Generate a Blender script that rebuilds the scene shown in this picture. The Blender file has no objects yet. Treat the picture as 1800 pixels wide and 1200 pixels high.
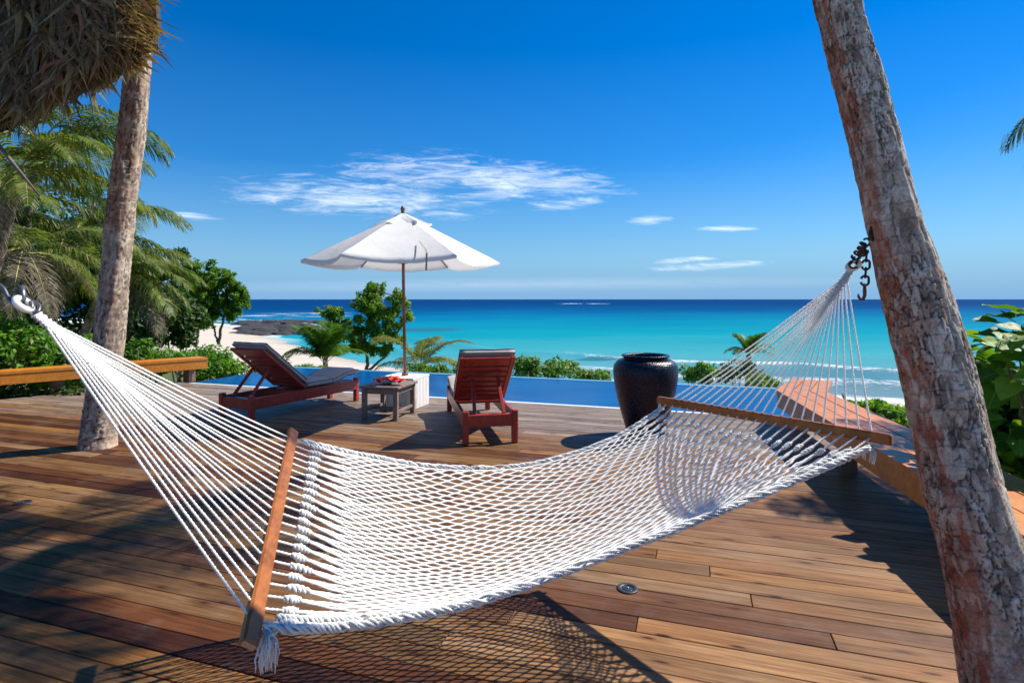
import bpy, bmesh, math, random
import numpy as np
from mathutils import Vector, Matrix, Euler, noise

random.seed(7); np.random.seed(7)
SC = bpy.context.scene
COL = SC.collection
H = 1.65                      # eye height above the deck
V = Vector

# ------------------------------------------------------------------ camera
cam_d = bpy.data.cameras.new('camera'); cam = bpy.data.objects.new('camera', cam_d); COL.objects.link(cam)
cam.location = (0, 0, H); cam.rotation_euler = (math.radians(90), 0, 0)
cam_d.sensor_width = 36; cam_d.lens = 20; cam_d.shift_y = -74 / 1800
cam_d.dof.use_dof = True; cam_d.dof.focus_distance = 3.6; cam_d.dof.aperture_fstop = 4.5
cam_d.clip_start = 0.05; cam_d.clip_end = 90000
SC.camera = cam

# ------------------------------------------------------------------ light
SUN = V((0.605, 0.305, 0.76)).normalized()
SUN_EL = math.asin(SUN.z); SUN_AZ = math.atan2(SUN.x, SUN.y)
sl = bpy.data.lights.new('sun', 'SUN'); sl.energy = 4.0; sl.angle = math.radians(0.5); sl.color = (1.0, 0.945, 0.86)
so = bpy.data.objects.new('sun', sl); COL.objects.link(so); so.location = (20, 10, 30)
so.rotation_euler = (-SUN).to_track_quat('-Z', 'Y').to_euler()

SC.view_settings.view_transform = 'Standard'; SC.view_settings.look = 'None'
SC.view_settings.exposure = 0.9; SC.view_settings.gamma = 1.0
SC.view_settings.use_curve_mapping = False
SC.render.engine = 'CYCLES'
SC.cycles.use_denoising = True
SC.cycles.max_bounces = 8; SC.cycles.transparent_max_bounces = 8

# ------------------------------------------------------------------ node helpers
class NT:
    def __init__(s, nt): s.nt = nt; s.n = nt.nodes; s.l = nt.links
    def new(s, t, **kw):
        nd = s.n.new(t)
        for k, v in kw.items(): setattr(nd, k, v)
        return nd
    def put(s, sock, val):
        if isinstance(val, bpy.types.NodeSocket): s.l.new(val, sock)
        elif val is not None:
            if isinstance(val, (tuple, list)) and len(val) == 3 and sock.type == 'RGBA': val = (*val, 1)
            sock.default_value = val
    def math(s, op, a, b=None, c=None, clamp=False):
        nd = s.new('ShaderNodeMath', operation=op, use_clamp=clamp)
        s.put(nd.inputs[0], a)
        if b is not None: s.put(nd.inputs[1], b)
        if c is not None: s.put(nd.inputs[2], c)
        return nd.outputs[0]
    def vmath(s, op, a, b=None):
        nd = s.new('ShaderNodeVectorMath', operation=op); s.put(nd.inputs[0], a)
        if b is not None: s.put(nd.inputs[1], b)
        return nd.outputs[0]
    def mix(s, f, a, b, blend='MIX'):
        nd = s.new('ShaderNodeMix', data_type='RGBA', blend_type=blend); nd.clamp_factor = True
        s.put(nd.inputs[0], f); s.put(nd.inputs[6], a); s.put(nd.inputs[7], b)
        return nd.outputs[2]
    def ramp(s, f, stops, interp='LINEAR'):
        nd = s.new('ShaderNodeValToRGB'); cr = nd.color_ramp; cr.interpolation = interp
        while len(cr.elements) < len(stops): cr.elements.new(0.5)
        for e, (p, c) in zip(cr.elements, stops):
            e.position = p
            e.color = (c, c, c, 1) if isinstance(c, (int, float)) else (*c, 1)
        s.put(nd.inputs[0], f); return nd.outputs[0]
    def noise(s, vec=None, scale=5, detail=3, rough=0.5, dist=0.0):
        nd = s.new('ShaderNodeTexNoise')
        if vec is not None: s.put(nd.inputs['Vector'], vec)
        nd.inputs['Scale'].default_value = scale; nd.inputs['Detail'].default_value = detail
        nd.inputs['Roughness'].default_value = rough; nd.inputs['Distortion'].default_value = dist
        return nd.outputs['Fac']
    def voronoi(s, vec, scale=5, feature='F1', out='Distance'):
        nd = s.new('ShaderNodeTexVoronoi', feature=feature); s.put(nd.inputs['Vector'], vec)
        nd.inputs['Scale'].default_value = scale; return nd.outputs[out]
    def mapping(s, vec, scale=(1, 1, 1), loc=(0, 0, 0), rot=(0, 0, 0)):
        nd = s.new('ShaderNodeMapping'); s.put(nd.inputs[0], vec)
        nd.inputs['Scale'].default_value = scale; nd.inputs['Location'].default_value = loc; nd.inputs['Rotation'].default_value = rot
        return nd.outputs[0]
    def sep(s, v):
        nd = s.new('ShaderNodeSeparateXYZ'); s.put(nd.inputs[0], v); return nd.outputs
    def comb(s, x, y, z):
        nd = s.new('ShaderNodeCombineXYZ'); s.put(nd.inputs[0], x); s.put(nd.inputs[1], y); s.put(nd.inputs[2], z); return nd.outputs[0]
    def coord(s, which='Object'): return s.new('ShaderNodeTexCoord').outputs[which]
    def pos(s): return s.new('ShaderNodeNewGeometry').outputs['Position']
    def island(s): return s.new('ShaderNodeNewGeometry').outputs['Random Per Island']
    def attr(s, name, out='Fac'): return s.new('ShaderNodeAttribute', attribute_name=name).outputs[out]
    def bump(s, h, strength=0.4, dist=0.01):
        nd = s.new('ShaderNodeBump'); nd.inputs['Strength'].default_value = strength; nd.inputs['Distance'].default_value = dist
        s.put(nd.inputs['Height'], h); return nd.outputs[0]

def new_mat(name):
    m = bpy.data.materials.new(name); m.use_nodes = True
    t = NT(m.node_tree); bs = m.node_tree.nodes['Principled BSDF']
    return m, t, bs

def simple(name, col, rough=0.5, var=0.15, scale=12, bump=0.0, spec=0.5, stretch=(1, 1, 1), metal=0.0):
    m, t, b = new_mat(name)
    v = t.mapping(t.coord(), scale=stretch)
    n = t.noise(v, scale, 5, 0.6)
    lo = tuple(c * (1 - var) for c in col); hi = tuple(min(1, c * (1 + var)) for c in col)
    t.put(b.inputs['Base Color'], t.ramp(n, [(0.3, lo), (0.7, hi)]))
    b.inputs['Roughness'].default_value = rough; b.inputs['Specular IOR Level'].default_value = spec
    b.inputs['Metallic'].default_value = metal
    if bump: t.put(b.inputs['Normal'], t.bump(t.noise(v, scale * 3, 4), bump, 0.01))
    return m

# ------------------------------------------------------------------ world: Nishita sky with a few thin cirrus streaks
w = bpy.data.worlds.new('World'); SC.world = w; w.use_nodes = True
t = NT(w.node_tree); bg = w.node_tree.nodes['Background']
sky = t.new('ShaderNodeTexSky', sky_type='NISHITA'); sky.sun_disc = False
sky.sun_elevation = SUN_EL; sky.sun_rotation = SUN_AZ
sky.altitude = 0; sky.air_density = 1.0; sky.dust_density = 0.25; sky.ozone_density = 2.0
hs = t.new('ShaderNodeHueSaturation'); hs.inputs['Saturation'].default_value = 1.72; hs.inputs['Value'].default_value = 0.73
t.put(hs.inputs['Color'], sky.outputs[0])
skyc = t.mix(1.0, hs.outputs[0], (0.55, 0.80, 1.0), 'MULTIPLY')
d = t.coord('Generated')
x, y, z = t.sep(d)
skyc = t.mix(t.ramp(z, [(0.0, 1.0), (0.03, 0.86), (0.10, 0.50), (0.22, 0.15), (0.40, 0.0)]), skyc, (1.25, 2.55, 4.25))
ysafe = t.math('MAXIMUM', y, 0.05)
a = t.math('DIVIDE', x, ysafe); e = t.math('DIVIDE', z, ysafe)
def blob(px, py, rx, ry, slope=0.0):
    a0 = (px - 900) / 1000; e0 = (526 - py) / 1000
    da = t.math('SUBTRACT', a, a0); de = t.math('SUBTRACT', t.math('SUBTRACT', e, e0), t.math('MULTIPLY', da, slope))
    q = t.math('ADD', t.math('POWER', t.math('ABSOLUTE', t.math('DIVIDE', da, rx / 1000)), 2.0), t.math('POWER', t.math('ABSOLUTE', t.math('DIVIDE', de, ry / 1000)), 2.0))
    return t.math('SUBTRACT', 1.0, t.math('SQRT', q), clamp=True)
blobs = [(640, 345, 330, 52, -0.05), (850, 315, 320, 58, -0.08), (760, 305, 230, 52, 0.0), (980, 325, 150, 40, 0.05), (1000, 355, 110, 18, 0.1), (1142, 386, 52, 13, 0.05), (1275, 402, 75, 8, 0.0),
         (1205, 457, 75, 8, 0.08), (1255, 467, 140, 10, 0.05), (330, 380, 80, 9, -0.1), (480, 345, 130, 26, -0.08)]
mask = None
for bb in blobs:
    q = blob(*bb); mask = q if mask is None else t.math('MAXIMUM', mask, q)
haze = t.math('MULTIPLY', blob(900, 500, 700, 14, 0.01), 0.35)
nv = t.comb(t.math('ADD', t.math('MULTIPLY', a, 5.0), t.math('MULTIPLY', e, 6.0)), t.math('MULTIPLY', e, 34.0), 0.0)
n1 = t.noise(nv, 2.3, 9, 0.70, 0.9)
nv2 = t.comb(t.math('MULTIPLY', a, 2.2), t.math('MULTIPLY', e, 9.0), 3.3)
n2 = t.noise(nv2, 1.5, 4, 0.5, 0.3)
cl = t.math('ADD', t.math('MULTIPLY', n1, 1.75), t.math('MULTIPLY', n2, 0.5))
cl = t.math('ADD', cl, t.math('MULTIPLY', t.math('POWER', mask, 0.6), 0.78))
cl = t.ramp(t.math('SUBTRACT', cl, 1.24), [(0.18, 0.0), (0.95, 0.82)], 'EASE')
cl = t.math('MULTIPLY', cl, t.ramp(mask, [(0.0, 0.0), (0.3, 1.0)]))
cl = t.math('MAXIMUM', cl, t.math('MULTIPLY', haze, n1))
front = t.math('GREATER_THAN', y, 0.06)
cl = t.math('MULTIPLY', cl, front)
t.put(bg.inputs['Color'], t.mix(cl, skyc, (5.6, 6.2, 6.9)))
bg.inputs['Strength'].default_value = 0.1

# ------------------------------------------------------------------ geometry helpers
def at(px, py, Y): return V(((px - 900) / 1000 * Y, Y, H - (py - 526) / 1000 * Y))
def on(px, py, z=0.0):
    Y = (H - z) * 1000 / (py - 526); return at(px, py, Y)

class MB:
    def __init__(s): s.v = []; s.f = []; s.m = []; s.attrs = {}
    def add(s, vs, fs, mi=0):
        o = len(s.v); s.v += [tuple(p) for p in vs]; s.f += [tuple(i + o for i in f) for f in fs]; s.m += [mi] * len(fs)
    def box(s, c, size, M=None, b=0.004, mi=0):
        hx, hy, hz = (q / 2 for q in size); b = min(b, hx * .45, hy * .45, hz * .45); c = V(c)
        M = M or Matrix.Identity(3); vs = []; ix = {}
        for sx in (-1, 1):
            for sy in (-1, 1):
                for sz in (-1, 1):
                    for k in range(3):
                        p = [sx * (hx - b), sy * (hy - b), sz * (hz - b)]; p[k] = (sx, sy, sz)[k] * (hx, hy, hz)[k]
                        ix[(sx, sy, sz, k)] = len(vs); vs.append(V(p))
        fs = []
        for k in range(3):
            i, j = [q for q in range(3) if q != k]
            for sg in (-1, 1):
                f = []
                for (p, q) in ((-1, -1), (1, -1), (1, 1), (-1, 1)):
                    sgn = [0, 0, 0]; sgn[k] = sg; sgn[i] = p; sgn[j] = q; f.append(ix[(*sgn, k)])
                fs.append(f)
            for p in (-1, 1):
                for q in (-1, 1):
                    A = [0, 0, 0]; A[i] = p; A[j] = q; A[k] = -1; B = list(A); B[k] = 1
                    fs.append([ix[(*A, i)], ix[(*B, i)], ix[(*B, j)], ix[(*A, j)]])
        for sx in (-1, 1):
            for sy in (-1, 1):
                for sz in (-1, 1): fs.append([ix[(sx, sy, sz, k)] for k in range(3)])
        out = []
        for f in fs:
            cc = sum((vs[i] for i in f), V()) / len(f); nn = (vs[f[1]] - vs[f[0]]).cross(vs[f[2]] - vs[f[0]])
            out.append(f if nn.dot(cc) > 0 else f[::-1])
        s.add([c + M @ p for p in vs], out, mi)
    def bar(s, p0, p1, wd, th, up=(0, 0, 1), b=0.004, mi=0):
        p0 = V(p0); p1 = V(p1); ax = (p1 - p0); L = ax.length; ax.normalize()
        yv = V(up).cross(ax)
        if yv.length < 1e-4: yv = V((0, 1, 0)).cross(ax)
        yv.normalize(); zv = ax.cross(yv)
        s.box((p0 + p1) / 2, (L, wd, th), Matrix((ax, yv, zv)).transposed(), b, mi)
    def tube(s, pts, r, n=8, cap=True, mi=0, twist=0.0, lobe=0.0, phase=0.0):
        pts = [V(p) for p in pts]; N = len(pts)
        if not hasattr(r, '__len__'): r = [r] * N
        vs = []; ref = None; dist = 0
        for i, p in enumerate(pts):
            tg = (pts[min(i + 1, N - 1)] - pts[max(i - 1, 0)])
            if tg.length < 1e-9: tg = V((0, 0, 1))
            tg.normalize()
            if ref is None:
                ref = V((0, 0, 1)) if abs(tg.z) < .9 else V((1, 0, 0))
            ref = (ref - tg * ref.dot(tg)).normalized(); bn = tg.cross(ref)
            if i: dist += (p - pts[i - 1]).length
            for k in range(n):
                an = 2 * math.pi * k / n + twist * dist + phase
                rr = r[i] * (1 + (lobe if k % 2 else -lobe))
                vs.append(p + (ref * math.cos(an) + bn * math.sin(an)) * rr)
        fs = [(i * n + k, i * n + (k + 1) % n, (i + 1) * n + (k + 1) % n, (i + 1) * n + k) for i in range(N - 1) for k in range(n)]
        if cap: fs += [tuple(range(n))[::-1], tuple((N - 1) * n + k for k in range(n))]
        s.add(vs, fs, mi)
    def rope(s, pts, r, step=0.007):
        pts = resample([V(p) for p in pts], step)
        s.tube(pts, r, 6, True, 0, twist=2 * math.pi / (r * 9), lobe=0.16)
    def lathe(s, prof, n=32, c=(0, 0, 0), mi=0, cap=True):
        c = V(c); vs = [c + V((r * math.cos(2 * math.pi * k / n), r * math.sin(2 * math.pi * k / n), z)) for r, z in prof for k in range(n)]
        N = len(prof)
        fs = [(i * n + k, i * n + (k + 1) % n, (i + 1) * n + (k + 1) % n, (i + 1) * n + k) for i in range(N - 1) for k in range(n)]
        if cap: fs += [tuple(range(n))[::-1], tuple((N - 1) * n + k for k in range(n))]
        s.add(vs, fs, mi)
    def grid(s, rows, mi=0):
        n = len(rows[0]); vs = [p for r in rows for p in r]
        s.add(vs, [(i * n + k, i * n + k + 1, (i + 1) * n + k + 1, (i + 1) * n + k) for i in range(len(rows) - 1) for k in range(n - 1)], mi)
    def prism(s, poly, z0, z1, mi=0):
        n = len(poly); vs = [(p[0], p[1], z0) for p in poly] + [(p[0], p[1], z1) for p in poly]
        fs = [tuple(range(n))[::-1], tuple(range(n, 2 * n))] + [(k, (k + 1) % n, n + (k + 1) % n, n + k) for k in range(n)]
        s.add(vs, fs, mi)
    def mesh(s, name, mats, smooth=False):
        me = bpy.data.meshes.new(name); me.from_pydata(s.v, [], s.f)
        for m in (mats if isinstance(mats, (list, tuple)) else [mats]): me.materials.append(m)
        if any(s.m): me.polygons.foreach_set('material_index', s.m)
        if smooth: me.polygons.foreach_set('use_smooth', [True] * len(s.f))
        for k, vals in s.attrs.items():
            at_ = me.attributes.new(k, 'FLOAT', 'POINT'); at_.data.foreach_set('value', vals)
        me.update(); return me
    def build(s, name, mats, parent=None, smooth=False, world=False):
        if world and parent is not None:
            o = parent.location; s.v = [(p[0] - o[0], p[1] - o[1], p[2] - o[2]) for p in s.v]
        return link(name, s.mesh(name, mats, smooth), parent)

def link(name, me, parent=None, loc=None, rot=None, scale=None):
    o = bpy.data.objects.new(name, me); COL.objects.link(o)
    if parent is not None: o.parent = parent
    if loc is not None: o.location = loc
    if rot is not None: o.rotation_euler = rot
    if scale is not None: o.scale = scale
    return o

def tag(o, label=None, cat=None, group=None, kind=None):
    for k, v in (('label', label), ('category', cat), ('group', group), ('kind', kind)):
        if v: o[k] = v
    return o
def thing(name, label, cat, loc=(0, 0, 0), rz=0.0, group=None):
    o = bpy.data.objects.new(name, None); COL.objects.link(o); o.location = loc; o.rotation_euler = (0, 0, rz)
    o.empty_display_size = 0.1
    return tag(o, label, cat, group)
def structure(o): o['kind'] = 'structure'; return o

def resample(pts, step):
    out = [pts[0]]; 
    for a_, b_ in zip(pts[:-1], pts[1:]):
        n = max(1, int((b_ - a_).length / step))
        out += [a_.lerp(b_, k / n) for k in range(1, n + 1)]
    return out
def catmull(P, u):
    n = len(P) - 1; x = min(max(u, 0), 1) * n; i = min(int(x), n - 1); f = x - i
    p1, p2 = P[i], P[i + 1]; p0 = P[i - 1] if i else p1 * 2 - p2; p3 = P[i + 2] if i + 2 <= n else p2 * 2 - p1
    return 0.5 * ((2 * p1) + (p2 - p0) * f + (2 * p0 - 5 * p1 + 4 * p2 - p3) * f * f + (3 * p1 - p0 - 3 * p2 + p3) * f ** 3)
def smooth(a_, b_, x_):
    q = min(max((x_ - a_) / (b_ - a_), 0), 1); return q * q * (3 - 2 * q)
def interp(P, x_):
    if x_ <= P[0][0]: return P[0][1]
    for (x0, y0), (x1, y1) in zip(P[:-1], P[1:]):
        if x_ <= x1: return y0 + (y1 - y0) * (x_ - x0) / (x1 - x0)
    return P[-1][1]

# deck frame: u runs along the boards, v across them away from the viewer
TH = math.radians(18.0)
UX, VX = V((math.cos(TH), -math.sin(TH), 0)), V((math.sin(TH), math.cos(TH), 0))
def uv(u, v, z=0.0): return UX * u + VX * v + V((0, 0, z))

# ------------------------------------------------------------------ materials
def mat_plank():
    m, t, b = new_mat('deck_wood')
    oi = t.new('ShaderNodeObjectInfo')
    co = t.coord(); off = t.comb(t.math('MULTIPLY', oi.outputs['Random'], 37.0), t.math('MULTIPLY', oi.outputs['Random'], 91.0), 0.0)
    p = t.vmath('ADD', co, off)
    g1 = t.noise(t.mapping(p, (1.1, 22, 22)), 1.6, 6, 0.62, 0.8)
    g2 = t.noise(t.mapping(p, (3.0, 140, 60)), 1.0, 3, 0.6)
    big = t.noise(t.mapping(p, (0.9, 3.5, 3)), 1.3, 3, 0.5)
    vo = t.new('ShaderNodeTexVoronoi', feature='F1', voronoi_dimensions='2D'); t.put(vo.inputs['Vector'], t.mapping(p, (1.5, 6.5, 3))); vo.inputs['Scale'].default_value = 1.0
    kn = t.math('ADD', vo.outputs['Distance'], t.math('MULTIPLY', t.noise(p, 30, 3), 0.05))
    knot = t.ramp(kn, [(0.055, 1.0), (0.10, 0.0)])
    halo = t.ramp(kn, [(0.06, 0.6), (0.24, 0.0)])
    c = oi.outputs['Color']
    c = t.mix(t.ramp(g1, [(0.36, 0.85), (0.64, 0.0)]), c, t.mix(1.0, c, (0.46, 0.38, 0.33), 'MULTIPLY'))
    c = t.mix(t.ramp(big, [(0.45, 0.0), (0.75, 0.6)]), c, t.mix(1.0, c, (1.35, 1.15, 0.85), 'MULTIPLY'))
    c = t.mix(t.ramp(big, [(0.25, 0.55), (0.48, 0.0)]), c, t.mix(1.0, c, (0.6, 0.45, 0.38), 'MULTIPLY'))
    c = t.mix(t.math('MULTIPLY', t.ramp(g2, [(0.40, 1.0), (0.55, 0.0)]), 0.45), c, t.mix(1.0, c, (0.45, 0.4, 0.36), 'MULTIPLY'))
    c = t.mix(halo, c, t.mix(1.0, c, (0.55, 0.35, 0.22), 'MULTIPLY'))
    c = t.mix(knot, c, (0.035, 0.014, 0.008))
    # grey stains of weather and dust
    wn = t.noise(t.pos(), 1.7, 5, 0.65)
    c = t.mix(t.math('MULTIPLY', t.ramp(wn, [(0.52, 0.0), (0.72, 1.0)]), 0.22), c, (0.30, 0.23, 0.18))
    t.put(b.inputs['Base Color'], c)
    t.put(b.inputs['Roughness'], t.ramp(g1, [(0.3, 0.62), (0.7, 0.48)]))
    b.inputs['Specular IOR Level'].default_value = 0.18
    hh = t.math('ADD', t.math('MULTIPLY', g1, 0.6), t.math('MULTIPLY', g2, 0.5))
    # fine lengthwise ribs of the boards
    t.put(b.inputs['Normal'], t.bump(hh, 0.45, 0.004))
    return m
M_PLANK = mat_plank()

def mat_stained(name, col, rough=0.35, dark=0.5, spec=0.5):
    m, t, b = new_mat(name)
    co = t.coord('Object'); oi = t.new('ShaderNodeObjectInfo')
    p = t.vmath('ADD', co, t.comb(t.math('MULTIPLY', oi.outputs['Random'], 13.0), 0.0, t.math('MULTIPLY', oi.outputs['Random'], 7.0)))
    g = t.noise(p, 9, 6, 0.65, 1.2); g2 = t.noise(t.mapping(p, (40, 6, 6)), 2, 4, 0.6)
    c = t.ramp(g, [(0.3, tuple(q * dark for q in col)), (0.55, col), (0.8, tuple(min(1, q * 1.25) for q in col))])
    c = t.mix(t.math('MULTIPLY', t.ramp(g2, [(0.4, 1.0), (0.6, 0.0)]), 0.35), c, t.mix(1.0, c, (0.5, 0.45, 0.4), 'MULTIPLY'))
    t.put(b.inputs['Base Color'], c); b.inputs['Roughness'].default_value = rough; b.inputs['Specular IOR Level'].default_value = spec
    t.put(b.inputs['Normal'], t.bump(g2, 0.2, 0.004))
    return m
M_REDWOOD = mat_stained('red_stained_wood', (0.42, 0.045, 0.030), 0.34, 0.66)
M_BENCH = mat_stained('orange_varnished_wood', (0.62, 0.22, 0.022), 0.4, 0.78)
M_BENCH_R = mat_stained('brown_varnished_wood', (0.62, 0.215, 0.042), 0.42, 0.62)
M_BAR = mat_stained('varnished_spreader_wood', (0.36, 0.12, 0.028), 0.34, 0.55, 0.28)
M_ENDGRAIN = simple('pale_end_grain', (0.48, 0.30, 0.17), 0.6, 0.2, 60)
M_GREYWOOD = mat_stained('weathered_table_wood', (0.27, 0.19, 0.15), 0.6, 0.65, 0.3)
M_POLE = mat_stained('umbrella_pole_wood', (0.28, 0.11, 0.05), 0.4, 0.7)
M_POST = simple('bench_post_wood', (0.16, 0.085, 0.05), 0.6, 0.3, 8, 0.3)

def mat_whitebox():
    m, t, b = new_mat('worn_white_paint')
    p = t.coord(); n = t.noise(t.mapping(p, (9, 9, 1.3)), 2.2, 6, 0.7); n2 = t.noise(p, 22, 4, 0.6)
    c = t.mix(t.ramp(n, [(0.52, 0.0), (0.66, 0.85)]), (0.74, 0.72, 0.68), (0.40, 0.35, 0.30))
    c = t.mix(t.ramp(n2, [(0.62, 0.0), (0.72, 0.5)]), c, (0.30, 0.27, 0.25))
    t.put(b.inputs['Base Color'], c); b.inputs['Roughness'].default_value = 0.65
    return m
M_WHITEBOX = mat_whitebox()

def mat_rope():
    m, t, b = new_mat('white_cotton_rope')
    p = t.pos(); n = t.noise(p, 9, 4, 0.6); n2 = t.noise(p, 260, 2, 0.5)
    c = t.ramp(n, [(0.3, (0.76, 0.74, 0.68)), (0.7, (0.88, 0.865, 0.80))])
    c = t.mix(t.ramp(t.noise(p, 30, 4, 0.65), [(0.60, 0.0), (0.76, 0.4)]), c, (0.52, 0.51, 0.49))
    t.put(b.inputs['Base Color'], c); b.inputs['Roughness'].default_value = 0.8; b.inputs['Specular IOR Level'].default_value = 0.2
    b.inputs['Subsurface Weight'].default_value = 0.85; b.inputs['Subsurface Radius'].default_value = (1.0, 0.95, 0.9); b.inputs['Subsurface Scale'].default_value = 0.010
    t.put(b.inputs['Normal'], t.bump(n2, 0.35, 0.002))
    return m
M_ROPE = mat_rope()
M_IRON = simple('rusty_iron', (0.055, 0.035, 0.032), 0.55, 0.6, 40, 0.4, 0.5, metal=0.4)
M_RUST = simple('red_rust', (0.17, 0.06, 0.035), 0.7, 0.4, 60, 0.4)
M_STEEL = simple('galvanised_steel', (0.17, 0.17, 0.18), 0.42, 0.2, 30, 0.1, metal=0.7)

def mat_fabric(name, col, var=0.12, wv=400, trans=0.0):
    m, t, b = new_mat(name); p = t.coord()
    n = t.noise(p, 5, 5, 0.6); f = t.noise(p, wv, 2, 0.5)
    c = t.ramp(n, [(0.3, tuple(q * (1 - var) for q in col)), (0.7, tuple(min(1, q * (1 + var)) for q in col))])
    t.put(b.inputs['Base Color'], c); b.inputs['Roughness'].default_value = 0.85; b.inputs['Specular IOR Level'].default_value = 0.15
    wr = t.noise(p, 7, 3, 0.5)
    t.put(b.inputs['Normal'], t.bump(t.math('ADD', t.math('MULTIPLY', f, 0.1), wr), 0.25, 0.02))
    if trans:
        tr = t.new('ShaderNodeBsdfTranslucent'); t.put(tr.inputs[0], c); mx = t.new('ShaderNodeMixShader'); mx.inputs[0].default_value = trans
        t.l.new(b.outputs[0], mx.inputs[1]); t.l.new(tr.outputs[0], mx.inputs[2])
        t.l.new(mx.outputs[0], m.node_tree.nodes['Material Output'].inputs[0])
    return m
M_CUSHION = mat_fabric('grey_cushion_cloth', (0.50, 0.42, 0.38))
M_PIPING = mat_fabric('cushion_piping', (0.20, 0.17, 0.155))
M_CANVAS = mat_fabric('white_canvas', (0.86, 0.845, 0.815), 0.04, 300, 0.25)
M_STRAP = mat_fabric('grey_strap', (0.38, 0.35, 0.32))

def mat_vase():
    m, t, b = new_mat('dark_mosaic_glaze')
    x_, y_, z_ = t.sep(t.coord())
    an = t.math('ARCTAN2', y_, x_)
    gu = t.math('ABSOLUTE', t.math('SINE', t.math('MULTIPLY', an, 48.0))); gv = t.math('ABSOLUTE', t.math('SINE', t.math('MULTIPLY', z_, 125.0)))
    tile = t.math('MULTIPLY', t.math('POWER', gu, 0.35), t.math('POWER', gv, 0.35))
    cell = t.comb(t.math('FLOOR', t.math('MULTIPLY', an, 48.0 / math.pi)), t.math('FLOOR', t.math('MULTIPLY', z_, 125.0 / math.pi)), 0.0)
    wn = t.new('ShaderNodeTexWhiteNoise'); t.put(wn.inputs['Vector'], cell)
    c = t.ramp(wn.outputs['Value'], [(0.0, (0.005, 0.006, 0.016)), (0.7, (0.010, 0.012, 0.028)), (1.0, (0.02, 0.024, 0.05))])
    c = t.mix(t.ramp(tile, [(0.3, 1.0), (0.55, 0.0)]), c, (0.012, 0.012, 0.016))
    b.inputs['Specular IOR Level'].default_value = 0.32
    t.put(b.inputs['Base Color'], c)
    t.put(b.inputs['Roughness'], t.ramp(wn.outputs['Value'], [(0.0, 0.18), (1.0, 0.36)]))
    t.put(b.inputs['Normal'], t.bump(t.math('ADD', tile, t.math('MULTIPLY', wn.outputs['Value'], 0.08)), 0.5, 0.005))
    return m
M_VASE = mat_vase()

def leaf_mat(name, dark, mid, light, trans=0.35, rough=0.45, dead=None):
    m, t, b = new_mat(name); r = t.island(); oi = t.new('ShaderNodeObjectInfo').outputs['Random']
    stops = [(0.0, dark), (0.55, mid), (1.0, light)]
    c = t.ramp(t.math('ADD', t.math('MULTIPLY', r, 0.75), t.math('MULTIPLY', oi, 0.25)), stops)
    c = t.mix(t.math('MULTIPLY', t.noise(t.pos(), 1.2, 3, 0.5), 0.6), c, t.mix(1.0, c, (0.72, 0.8, 0.7), 'MULTIPLY'))
    if dead: c = t.mix(t.math('GREATER_THAN', r, 0.93), c, dead)
    t.put(b.inputs['Base Color'], c); b.inputs['Roughness'].default_value = rough; b.inputs['Specular IOR Level'].default_value = 0.25
    tr = t.new('ShaderNodeBsdfTranslucent'); t.put(tr.inputs[0], t.mix(1.0, c, (1.3, 1.35, 0.55), 'MULTIPLY'))
    mx = t.new('ShaderNodeMixShader'); mx.inputs[0].default_value = trans
    t.l.new(b.outputs[0], mx.inputs[1]); t.l.new(tr.outputs[0], mx.inputs[2])
    t.l.new(mx.outputs[0], m.node_tree.nodes['Material Output'].inputs[0])
    return m
M_SHRUB = leaf_mat('shrub_leaf', (0.05, 0.14, 0.012), (0.12, 0.29, 0.025), (0.24, 0.42, 0.05), 0.42, 0.42, (0.22, 0.18, 0.04))
M_SCRUB = leaf_mat('beach_scrub_leaf', (0.06, 0.15, 0.018), (0.15, 0.29, 0.035), (0.27, 0.40, 0.07), 0.35, 0.42, (0.24, 0.2, 0.06))
M_BRIGHT = leaf_mat('bright_ground_leaf', (0.08, 0.18, 0.015), (0.17, 0.33, 0.03), (0.32, 0.46, 0.06), 0.4, 0.45)
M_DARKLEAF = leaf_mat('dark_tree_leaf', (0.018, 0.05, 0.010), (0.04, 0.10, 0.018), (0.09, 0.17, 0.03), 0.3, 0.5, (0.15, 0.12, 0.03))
M_TREELEAF = leaf_mat('tree_leaf', (0.07, 0.17, 0.015), (0.16, 0.31, 0.03), (0.30, 0.44, 0.06), 0.5, 0.5, (0.2, 0.18, 0.04))
M_PALM = leaf_mat('palm_leaflet', (0.04, 0.08, 0.014), (0.12, 0.18, 0.03), (0.26, 0.30, 0.07), 0.42, 0.45, (0.30, 0.24, 0.11))
M_PALMYEL = leaf_mat('yellowing_palm_leaflet', (0.10, 0.13, 0.02), (0.20, 0.21, 0.04), (0.34, 0.30, 0.08), 0.4, 0.45, (0.36, 0.26, 0.10))
M_PALMDEAD = leaf_mat('dead_palm_leaflet', (0.09, 0.07, 0.05), (0.17, 0.14, 0.10), (0.27, 0.22, 0.16), 0.2, 0.7)
M_RACHIS = simple('frond_rib', (0.30, 0.29, 0.08), 0.5, 0.25, 3)
M_COCONUT = simple('coconut_husk', (0.34, 0.28, 0.04), 0.5, 0.3, 6)
M_TWIG = simple('twig_bark', (0.16, 0.125, 0.10), 0.8, 0.3, 14, 0.4)
M_THATCH = leaf_mat('dry_thatch', (0.05, 0.032, 0.018), (0.24, 0.15, 0.075), (0.50, 0.35, 0.19), 0.3, 0.7, (0.34, 0.15, 0.09))
M_THATCHCORE = simple('packed_thatch', (0.05, 0.037, 0.024), 0.9, 0.4, 9, 0.8)

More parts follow.
